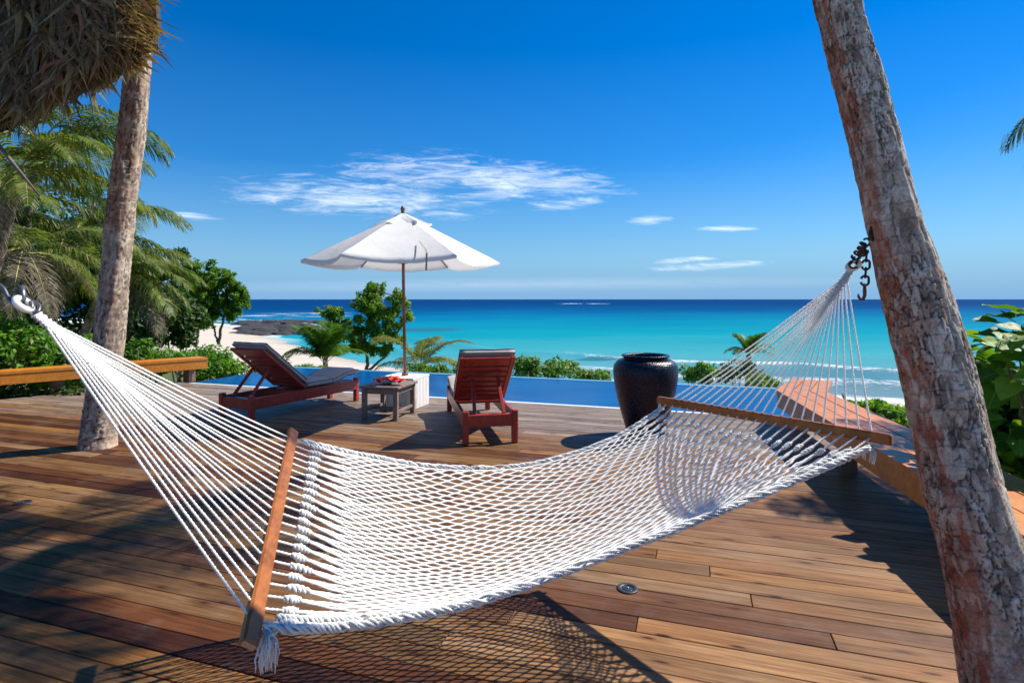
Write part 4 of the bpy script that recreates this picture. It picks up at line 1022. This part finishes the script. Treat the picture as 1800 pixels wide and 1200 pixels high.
for k in range(6):
    a0, a1 = ANG[k], ANG[k] + math.radians(60); m = MB()
    rows = [[canopy_pt(i / 14, j / 12, a0, a1, .24, RIM, 2.865, ZR, .016, .07) for j in range(13)] for i in range(15)]
    last_ = [p + V((0, 0, -.035)) - V((p.x - topx, p.y, 0)).normalized() * .01 for p in rows[-1]]
    m.grid(rows + [last_]); m.build('canopy_panel', M_CANVAS, um, True)
    m = MB(); rows = [[canopy_pt(i / 8, j / 10, a0, a1, .025, .46, 2.985, 2.795, .012 + .01 * (k % 3), .10 + .05 * ((k * 2) % 3)) + V((0, 0, (.012 * math.sin(j * 1.3 + k) + .045 * noise.noise(V((j * .45, k * 3.1, i * .3)))) * (i / 8) ** 2)) for j in range(11)] for i in range(9)]
    m.grid(rows); m.build('vent_flap', M_CANVAS, um, True)
    e0 = rad(a0, RIM - .02, Zl(ZR) - .012); i0 = rad(a0, .06, Zl(2.90)); m = MB(); m.bar(i0, e0, .018, .024); m.build('rib', M_POLE, um)
    m = MB(); m.bar(rad(a0, .05, Zl(2.27)), i0.lerp(e0, .55) - V((0, 0, .02)), .016, .02); m.build('strut', M_POLE, um)
m = MB(); m.lathe([(.03, Zl(2.20)), (.085, Zl(2.205)), (.09, Zl(2.25)), (.03, Zl(2.29))], 18, (topx, 0, 0)); m.build('runner_hub', M_GREYWOOD, um, True)
m = MB(); m.lathe([(.035, Zl(2.975)), (.028, Zl(3.0)), (.03, Zl(3.03)), (.036, Zl(3.05)), (.026, Zl(3.085)), (.006, Zl(3.10))], 14, (topx, 0, 0)); m.build('finial', M_POLE, um, True)
m = MB(); s0 = rad(math.radians(25), .95, Zl(2.447)); s1 = rad(math.radians(25), 1.31, Zl(2.285))
rows = []
for j in range(9):
    q = j / 8; p = s0.lerp(s1, q / .6) + V((0, -.02, .012)) if q < .6 else s1 + V((-.02 * (q - .6), -.03, -(q - .6) * .62))
    rows.append([p + V((-.012, 0, 0)), p + V((.012, .004, 0))])
m.grid(rows); m.build('tie_strap', M_STRAP, um)

# ------------------------------------------------------------------ big dark jar
vc_ = on(1134, 772, 0); vc_.y += .21; vc_.x = (1134.5 - 900) / 1000 * vc_.y
jar = thing('glazed_jar', 'tall black mosaic glazed jar standing at the pool edge', 'jar', (vc_.x, vc_.y, 0))
k_ = vc_.y / 1000
hj = H - (623 - 526) * k_
prof = [(31, 0.0), (32.5, .012), (35, .10), (38.5, .19), (43.5, .31), (49, .45), (53, .60), (55.2, .72), (56.2, .80), (54.8, .87), (49.5, .92), (43, .945), (38.5, .955)]
m = MB(); m.lathe([(r * k_, z_ * hj) for r, z_ in prof], 72, cap=False); m.build('body', M_VASE, jar, True)
m = MB(); m.lathe([(38.2 * k_, .952 * hj), (37.5 * k_, .965 * hj), (39.5 * k_, .972 * hj), (41.5 * k_, .982 * hj), (41.8 * k_, .993 * hj), (40 * k_, 1.0 * hj), (36 * k_, .998 * hj), (34 * k_, .98 * hj), (34 * k_, .8 * hj), (30 * k_, .1 * hj), (1 * k_, .1 * hj)], 64, cap=False); m.build('rim', M_VASE, jar, True)

# ------------------------------------------------------------------ shrubs and trees
def leaf_blob(mb, c, R, n, ls, rg, lobes=9, up=.35, asp=.5, lr=(.28, .5)):
    c = V(c); R = V(R); L = []
    for k in range(lobes):
        d_ = V((rg.gauss(0, 1), rg.gauss(0, 1), rg.gauss(.25, .9))).normalized(); q = rg.uniform(.35, .85)
        L.append((V((d_.x * R.x * q, d_.y * R.y * q, d_.z * R.z * q)), rg.uniform(*lr)))
    for k in range(n):
        lc, lr = rg.choice(L); d_ = V((rg.gauss(0, 1), rg.gauss(0, 1), rg.gauss(.15, 1))).normalized(); q = rg.uniform(.55, 1.05) ** .6
        p = c + lc + V((d_.x * R.x, d_.y * R.y, d_.z * R.z)) * lr * q
        nv_ = (d_ * .7 + V((rg.gauss(0, .45), rg.gauss(0, .45), up + rg.gauss(0, .35)))).normalized()
        ax = V((rg.gauss(0, 1), rg.gauss(0, 1), rg.gauss(.1, .6))); ax = (ax - nv_ * ax.dot(nv_)).normalized(); sd = nv_.cross(ax); l = ls * rg.uniform(.65, 1.25)
        w_ = l * asp
        mb.add([p, p + ax * l * .45 + sd * w_ * .5 + nv_ * l * .06, p + ax * l - nv_ * l * .1, p + ax * l * .45 - sd * w_ * .5 + nv_ * l * .06, p + ax * l * .5 - nv_ * l * .02],
               [(0, 4, 1), (1, 4, 2), (0, 3, 4), (4, 3, 2)])
def shrub(label, c, R, n, ls, seed, mat=None, lobes=10, asp=.5, group=None, name='shrub'):
    """c: centre of the foliage; the stems reach the ground below it"""
    rg = random.Random(seed); c = V(c); gz = land_z(c.x, c.y); base = V((c.x, c.y, min(gz, c.z - R[2])))
    o = thing(name, label, 'shrub', base, 0, group)
    mb = MB(); leaf_blob(mb, (0, 0, c.z - base.z), R, n, ls, rg, lobes, asp=asp); mb.build('foliage', mat or M_SHRUB, o)
    mb = MB()
    for k in range(5):
        a_ = rg.uniform(0, 6.28); e_ = V((math.cos(a_) * R[0] * .6, math.sin(a_) * R[1] * .6, c.z - base.z + R[2] * rg.uniform(-.2, .5)))
        mb.tube([V((0, 0, -.1)), e_ * .45 + V((rg.gauss(0, .05), rg.gauss(0, .05), .1)), e_], [.03, .022, .008], 5)
    mb.build('stem', M_TWIG, o, True); return o
def G(px, py, Y): return at(px, py, Y)
def shr(label, px, py, Y, rx, ry, seed, n=1100, ls=.10, mat=None, depth=None, asp=.5):
    c = at(px, py, Y); shrub(label, c, (rx / 1000 * Y, (depth or rx / 1000 * Y), ry / 1000 * Y), n, ls, seed, mat, asp=asp)

# hedge behind the left bench
shr('bright leafy shrub behind the left bench at the edge of the photo', 10, 625, 10.2, 75, 75, 1, 2600, .13)
shr('bright leafy shrub behind the left bench beside the pale palm trunk', 112, 625, 11.2, 75, 62, 2, 2600, .13)
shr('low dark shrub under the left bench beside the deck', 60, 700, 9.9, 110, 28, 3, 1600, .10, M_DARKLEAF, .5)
shr('leafy shrub seen just right of the pale palm trunk', 255, 630, 13.2, 55, 36, 4, 1500, .12)
shr('leafy green shrub behind the far end of the left bench', 340, 640, 13.6, 60, 36, 5, 1900, .13)
shr('low leafy shrub behind the raised back of the left lounger', 405, 652, 14.4, 48, 30, 6, 1600, .13)
shr('low scrub between the left lounger and the beach', 480, 645, 16.5, 52, 22, 7, 1500, .12, M_SCRUB)
shr('low scrub at the foot of the young palm beyond the pool', 540, 655, 15.5, 40, 18, 8, 1000, .12, M_SCRUB)
shr('low green scrub around the foot of the umbrella box beyond the pool', 752, 652, 14.6, 38, 16, 9, 900, .11, M_SCRUB)
shr('low green scrub behind the lounger seen from behind', 825, 652, 14.4, 34, 18, 10, 900, .11, M_SCRUB)
shr('bushy green scrub just right of the lounger seen from behind', 930, 650, 14.6, 36, 24, 11, 1200, .12, M_SCRUB)
shr('rounded green scrub midway between the lounger and the black jar', 985, 652, 14.4, 44, 22, 12, 1300, .12, M_SCRUB)
shr('low green scrub just left of the black jar', 1045, 662, 14.2, 36, 14, 13, 900, .11, M_SCRUB)
shr('rounded shrub just right of the black jar beyond the pool', 1228, 658, 14.5, 32, 22, 14, 1100, .11, M_SHRUB)
shr('grey green shrub behind the hammock ropes on the right', 1290, 655, 15.5, 42, 24, 15, 1200, .10, M_DARKLEAF)
shr('low shrub beyond the pool at the corner of the right bench', 1345, 672, 13.5, 36, 14, 16, 800, .10, M_SCRUB)
for k, (px, py, Y, rx, ry, lb) in enumerate([(1500, 738, 8.6, 60, 30, 'low bright ground shrub behind the right bench near the hammock ropes'), (1568, 748, 7.6, 60, 36, 'low bright ground shrub behind the right bench beside the leaning palm'),
                                             (1620, 770, 7.2, 40, 30, 'low ground shrub half hidden behind the leaning palm trunk'), (1545, 718, 11.5, 40, 14, 'low ground shrub nearest the beach behind the right bench')]):
    shr(lb, px, py, Y, rx, ry, 30 + k, 2200, .13, M_BRIGHT, asp=.34)
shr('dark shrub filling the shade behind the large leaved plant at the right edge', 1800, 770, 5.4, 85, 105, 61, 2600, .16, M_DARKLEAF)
# dark vegetation deep on the left
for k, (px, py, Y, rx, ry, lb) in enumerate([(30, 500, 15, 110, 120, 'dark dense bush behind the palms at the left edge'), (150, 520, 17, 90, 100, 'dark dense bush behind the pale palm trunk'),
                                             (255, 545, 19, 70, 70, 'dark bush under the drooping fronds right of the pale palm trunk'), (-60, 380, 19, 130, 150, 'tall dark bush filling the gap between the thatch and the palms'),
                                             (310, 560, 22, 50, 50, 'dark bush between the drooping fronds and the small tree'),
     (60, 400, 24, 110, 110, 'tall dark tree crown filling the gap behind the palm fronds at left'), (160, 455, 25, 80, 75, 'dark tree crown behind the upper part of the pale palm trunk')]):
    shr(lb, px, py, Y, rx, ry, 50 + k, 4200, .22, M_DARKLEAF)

def tree(label, base, forks, blobs, leafn, ls, seed, mat):
    """forks: list of polylines (world) with radii; blobs: (centre, radius)"""
    rg = random.Random(seed); o = thing('small_tree', label, 'tree', base)
    mb = MB()
    for pts, r0, r1 in forks:
        N = len(pts); P = [catmull([V(p) for p in pts], j / 14) for j in range(15)]; P = [p + V((rg.gauss(0, .02), rg.gauss(0, .02), 0)) for p in P]
        mb.tube(P, [r0 + (r1 - r0) * j / 14 for j in range(15)], 7)
    for c, R in blobs:
        nearest = min((V(p) for pts, _, _ in forks for p in pts), key=lambda p: (p - V(c)).length)
        mb.tube([nearest, nearest.lerp(V(c), .5) + V((0, 0, .06)), V(c)], [.035, .025, .01], 5)
    mb.build('trunk', M_TWIG, o, True, world=True)
    mb = MB()
    for c, R in blobs: leaf_blob(mb, c, (R * 1.08, R * 1.08, R * .95), int(leafn * R * R * .8), ls, rg, 13, lr=(.14, .34))
    mb.build('crown', mat, o, world=True); return o
Y0 = 21.0; A = lambda px, py, dy=0: at(px, py, Y0 + dy)
b0 = A(644, 658)
tree('leafy tree with a forked trunk beyond the pool left of the umbrella pole', b0,
     [([b0, A(645, 630), A(641, 600), A(648, 560)], .075, .03), ([b0, A(660, 640), A(682, 622), A(695, 590)], .06, .025), ([A(641, 600), A(615, 580), A(590, 568)], .06, .03), ([A(648, 560), A(660, 540), A(662, 515)], .05, .02)],
     [(A(650, 525), .52), (A(662, 512, .3), .40), (A(640, 552, -.3), .62), (A(668, 556), .58), (A(690, 575), .50), (A(705, 545, .4), .48), (A(698, 522), .36), (A(718, 560), .34), (A(652, 590, -.3), .55), (A(620, 585), .5), (A(590, 555), .46), (A(575, 548), .38), (A(600, 575), .44), (A(680, 600), .42), (A(630, 606, .3), .36), (A(655, 505), .28), (A(646, 612), .4), (A(622, 612, .4), .36), (A(668, 618), .34), (A(700, 600), .34)],
     4600, .13, 3, M_TREELEAF)
Y0 = 24.0; b0 = A(384, 605)
tree('small round crowned tree against the sky left of the beach', b0,
     [([b0, A(388, 580), A(394, 555), A(400, 530)], .07, .03), ([b0, A(378, 585), A(372, 560)], .05, .03)],
     [(A(400, 520), .62), (A(418, 512), .5), (A(385, 505), .55), (A(375, 492), .42), (A(404, 492), .40), (A(395, 545), .55), (A(424, 535), .42), (A(375, 530), .55), (A(412, 550), .42), (A(366, 555), .5), (A(350, 505), .45), (A(345, 535), .55), (A(372, 470, 1), .35), (A(392, 482, .5), .3)],
     3600, .15, 4, M_TREELEAF)
Y0 = 25.0; b0 = A(345, 610)
tree('loose crowned tree joining the drooping fronds to the small round crowned tree', b0, [([b0, A(348, 580), A(345, 540)], .07, .03), ([A(348, 580), A(360, 560)], .04, .02)],
     [(A(340, 500), .6), (A(355, 490), .5), (A(330, 480), .55), (A(350, 520), .7), (A(330, 525), .7), (A(362, 530), .6), (A(345, 550), .7), (A(318, 545), .7), (A(338, 470), .4), (A(366, 570), .5), (A(325, 572), .7)], 2400, .16, 6, M_TREELEAF)
Y0 = 27.0; b0 = A(318, 600)
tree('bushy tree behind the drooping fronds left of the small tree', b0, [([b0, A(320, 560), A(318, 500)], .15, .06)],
     [(A(318, 480), .9), (A(300, 500), 1.0), (A(335, 500), .8), (A(310, 455), .6), (A(290, 470), .8), (A(325, 530), 1.0), (A(285, 530), 1.1), (A(318, 447), .4)], 900, .2, 5, M_DARKLEAF)

# jungle palms on the left
def jpalm(label, px, py, Y, n, sc, seed, keys, nuts=0, az0=None, extra=()):
    c = at(px, py, Y); gz = land_z(c.x, c.y); base = V((c.x - 2.6, c.y + 1.6, gz)); o = thing('palm_tree', label, 'palm tree', base)
    trunk_mesh([(*base, .15), (*base.lerp(c, .5), .11), (*c, .10)], 60, 20, .012, seed).build('trunk', M_BARK_L, o, True, world=True)
    crown(o, c - base, n, sc, seed, keys, nuts, az0)
    for key, az, s2, tilt in extra: put_frond(o, key, az, c - base, s2, tilt)
    return o
jpalm('coconut palm with drooping fronds and yellow nuts at the left edge under the thatch', 30, 305, 9.2, 13, .62, 11, ('mid', 'mid', 'low', 'low'), 4, 0.2, [('mid', -.25, .60, .1), ('low', -.75, .62, .0), ('low', .15, .60, .15), ('dead', -1.2, .7, -.2), ('dead', -2.0, .7, -.3)])
jpalm('palm with grey dead hanging fronds low at the left edge', 40, 440, 11.0, 12, .66, 12, ('mid', 'low', 'dead', 'dead'), 0, 0.5, [('dead', -.9, .75, 0), ('dead', -.3, .7, -.2)])
jpalm('palm whose drooping fronds show right of the pale palm trunk', 190, 485, 14.5, 15, .72, 13, ('mid', 'mid', 'low', 'dead'), 0, 0.1, [('low', -.1, .80, .25), ('low', -.35, .85, 0), ('dead', -.45, .95, .1), ('low', .2, .8, .3), ('dead', -.1, .9, 0), ('dead', -.8, .9, 0)])
jpalm('palm with its crown half hidden behind the pale palm trunk', 130, 415, 16.5, 14, .95, 14, ('mid', 'mid', 'low', 'low'), 0, 0.9)
jpalm('tall palm whose fronds reach the sky below the thatched eave', 70, 250, 15.0, 14, .95, 15, ('mid', 'mid', 'mid', 'low'), 0, .3)
jpalm('palm rising at the left behind the hanging dead fronds', -40, 380, 13.5, 13, .9, 16, ('mid', 'mid', 'low', 'dead'), 0, 1.1)
# young palms beyond the pool
def young(label, px, py, Y, n, sc, seed, keys, az0=0):
    c = at(px, py, Y); o = thing('young_palm', label, 'palm tree', (c.x, c.y, land_z(c.x, c.y)))
    m = MB(); m.tube([(0, 0, -.1), (0, 0, max(.15, c.z - land_z(c.x, c.y)))], [.12, .08], 8); m.build('trunk', M_TWIG, o, True)
    crown(o, (0, 0, max(.1, c.z - land_z(c.x, c.y))), n, sc, seed, keys, 0, az0)
jy = 18.5
young('stubby dark green young palm beyond the pool left of the forked tree', 572, 636, jy, 22, .56, 21, ('gup', 'gup', 'gup', 'gmid'))
young('yellowing young palm beyond the pool right of the umbrella pole', 738, 648, 16.2, 11, .66, 22, ('yel', 'yel', 'ylow', 'ylow'), .5)
young('young palm half hidden behind the white hammock ropes on the right', 1316, 622, 18.0, 22, .30, 23, ('gup', 'gup', 'gmid', 'ylow'))

# unseen palm overhead, placed to throw dappled shade; low palm tips hang at right
c = V((3.1, 6.85, 7.6)); base = V((-.3, -3.6, -.3)); o = thing('palm_tree', 'unseen leaning palm placed above the viewer to shade the left of the deck', 'palm tree', base)
trunk_mesh([(*base, .2), (-.3, -2.6, 2.6, .16), (1.1, 1.6, 5.6, .14), (*c, .12)], 90, 22, .014, 31).build('trunk', M_BARK, o, True, world=True)
crown(o, c - base, 13, .6, 33, ('mid', 'mid', 'mid', 'low'), 3)
c2 = V((7.5, 6.6, 4.2)); base2 = V((7.8, 6.6, -.4)); o = thing('palm_tree', 'low palm beyond the right edge whose leaflet tips show beside the sky', 'palm tree', base2)
trunk_mesh([(*base2, .18), (7.7, 6.6, 2.0, .14), (*c2, .13)], 60, 18, .012, 37).build('trunk', M_BARK_L, o, True, world=True)
crown(o, c2 - base2, 12, .55, 39, ('up', 'mid', 'low', 'low'))
put_frond(o, 'mid', math.pi + .1, c2 - base2 + V((0.05, 0, .25)), .56, .35)

# broad-leaved plant at the right edge
def big_leaf_mesh(seed):
    rgx = random.Random(seed); m = MB(); n = 12; vs = [V((0, 0, 0))]; L = .24; W_ = .20
    for i in range(n + 1):
        a_ = -math.pi + 2 * math.pi * i / n
    rows = []
    for i in range(7):
        q = i / 6; wd = W_ / 2 * math.sin(math.pi * (0.06 + .94 * q) ** .72) ** .75 if i < 6 else .004; zz = -.05 * q * q * rgx.uniform(.6, 1.4)
        rows.append([V((q * L, s_ * wd, zz + .06 * abs(s_) * wd / W_ * 2 * .35 + .006 * math.sin(q * 9 + s_ * 3))) for s_ in (-1, -.5, 0, .5, 1)])
    m.grid(rows); m.tube([(-.07, 0, -.01), (0, 0, 0)], .004, 4); return m.mesh('leaf', M_BIGLEAF, True)
BL = [big_leaf_mesh(s) for s in range(4)]
def broadleaf(label, c, R, n, seed, sc=1.0):
    rg = random.Random(seed); c = V(c); base = V((c.x, c.y, -.2)); o = thing('broad_leaved_plant', label, 'plant', base); tips = []
    mb = MB()
    for k in range(11):
        a_ = rg.uniform(0, 6.28); e_ = V((c.x - base.x + math.cos(a_) * R[0] * rg.uniform(.3, .8), c.y - base.y + math.sin(a_) * R[1] * rg.uniform(.3, .8), c.z - base.z + R[2] * rg.uniform(.0, .95)))
        P = [catmull([V((rg.gauss(0, .08), rg.gauss(0, .08), -.05)), e_ * .45 + V((0, 0, .15)), e_], j / 8) for j in range(9)]; mb.tube(P, [.014 - .001 * j for j in range(9)], 6); tips += P[3:]
    mb.build('stem', M_TWIG, o, True)
    for k in range(n):
        d_ = V((rg.gauss(0, 1), rg.gauss(0, 1), rg.gauss(.1, 1))).normalized(); q = rg.uniform(.45, 1.0) ** .5
        p = c - base + V((d_.x * R[0] * q, d_.y * R[1] * q, d_.z * R[2] * q))
        nv_ = (V((.35, -.25, .85)) + d_ * .5 + V((rg.gauss(0, .3), rg.gauss(0, .3), 0))).normalized()
        ax = d_ + V((rg.gauss(0, .5), rg.gauss(0, .5), -.1)); ax = (ax - nv_ * ax.dot(nv_)).normalized(); sd = nv_.cross(ax)
        link('leaf', rg.choice(BL), o, p, Matrix((ax, sd, nv_)).transposed().to_euler(), (sc * rg.uniform(.7, 1.15),) * 3)
broadleaf('lush plant with large round glossy leaves behind the bench at the right edge', (3.98, 4.2, .84), (.74, .58, .78), 340, 3, .84)
broadleaf('second large leaved plant low behind the right bench beyond the leaning palm', (4.9, 4.9, .65), (.75, .6, .8), 110, 5)

# ------------------------------------------------------------------ thatched roof at the upper left
ev = [at(-330, 330, 5.2), at(-120, 275, 4.9), at(35, 215, 4.6), at(110, 176, 4.4), at(180, 140, 4.2), at(235, 108, 4.05), at(262, 72, 3.95)]
tops = [at(-330, -240, 4.9), at(-120, -250, 4.6), at(20, -250, 4.3), at(90, -250, 4.1), at(150, -245, 3.95), at(195, -240, 3.85), at(225, -230, 3.8)]
hut = thing('thatched_hut', 'shaggy dry palm thatch eave of a hut at the upper left', 'hut', (-3.6, 4.6, 0))
m = MB(); rows = []
for j in range(9):
    q = j / 8; rows.append([catmull(ev, i / 20).lerp(catmull(tops, i / 20), q) + V((0, .10 + .10 * q, .05)) for i in range(21)])
m.grid(rows); back_ = [[p + V((-.25, .45, .25)) for p in r] for r in rows]; m.grid([r[::-1] for r in back_]); m.grid([rows[0], back_[0]]); m.grid([[r[-1] for r in rows], [r[-1] for r in back_]])
m.build('roof', M_THATCHCORE, hut, True, world=True)
rg = random.Random(77); m = MB()
for k in range(5200):
    s_ = rg.uniform(0.12, 1) ** .8; q = rg.random() ** 1.3; p = catmull(ev, s_).lerp(catmull(tops, s_), q)
    p += V((rg.gauss(0, .035), -rg.uniform(-.05, .20), rg.gauss(0, .04)))
    side = smooth(.45, 1.0, s_)
    dr = V((.05 + .85 * side + rg.gauss(0, .38), -.25 - .1 * side + rg.gauss(0, .28), -1 + .42 * side + rg.gauss(0, .22))).normalized()
    l = rg.uniform(.14, .50) * (1 if q > .12 else rg.uniform(.5, 1.0)); wd = rg.uniform(.010, .042) * (.6 + .4 * (1 - side)); sd = dr.cross(V((rg.gauss(0, .4), -1, rg.gauss(0, .4)))).normalized()
    p0 = p - dr * l * .5; bend = V((rg.gauss(0, .05), rg.gauss(-.02, .05), -.03)); pts = [p0, p0 + dr * l * .5 + bend * .3, p0 + dr * l + bend]
    m.add([pts[0] - sd * wd * .5, pts[0] + sd * wd * .5, pts[1] - sd * wd * .5, pts[1] + sd * wd * .5, pts[2]], [(0, 1, 3, 2), (2, 3, 4)])
th_ = m.build('thatch', M_THATCH, hut, world=True); th_['kind'] = 'stuff'
m = MB(); m.tube([(-2.75, 2.15, -.02), (-2.76, 2.2, 3.1)], .08, 12); m.build('post', M_POST, hut, True, world=True)
m = MB(); m.tube([(-2.68, 2.16, 2.0), at(-60, 452, 1.95)], .008, 8); m.build('hook_rope', M_ROPE, hut, True, world=True)
m = MB(); m.tube([at(-15, 240, 4.4), at(30, 296, 4.45), at(70, 345, 4.5)], [.016, .013, .006], 7)
o = m.build('dry_stalk', M_TWIG, None, True); tag(o, 'thin pale dry palm stalk hanging from the thatch at the left edge', 'stalk')
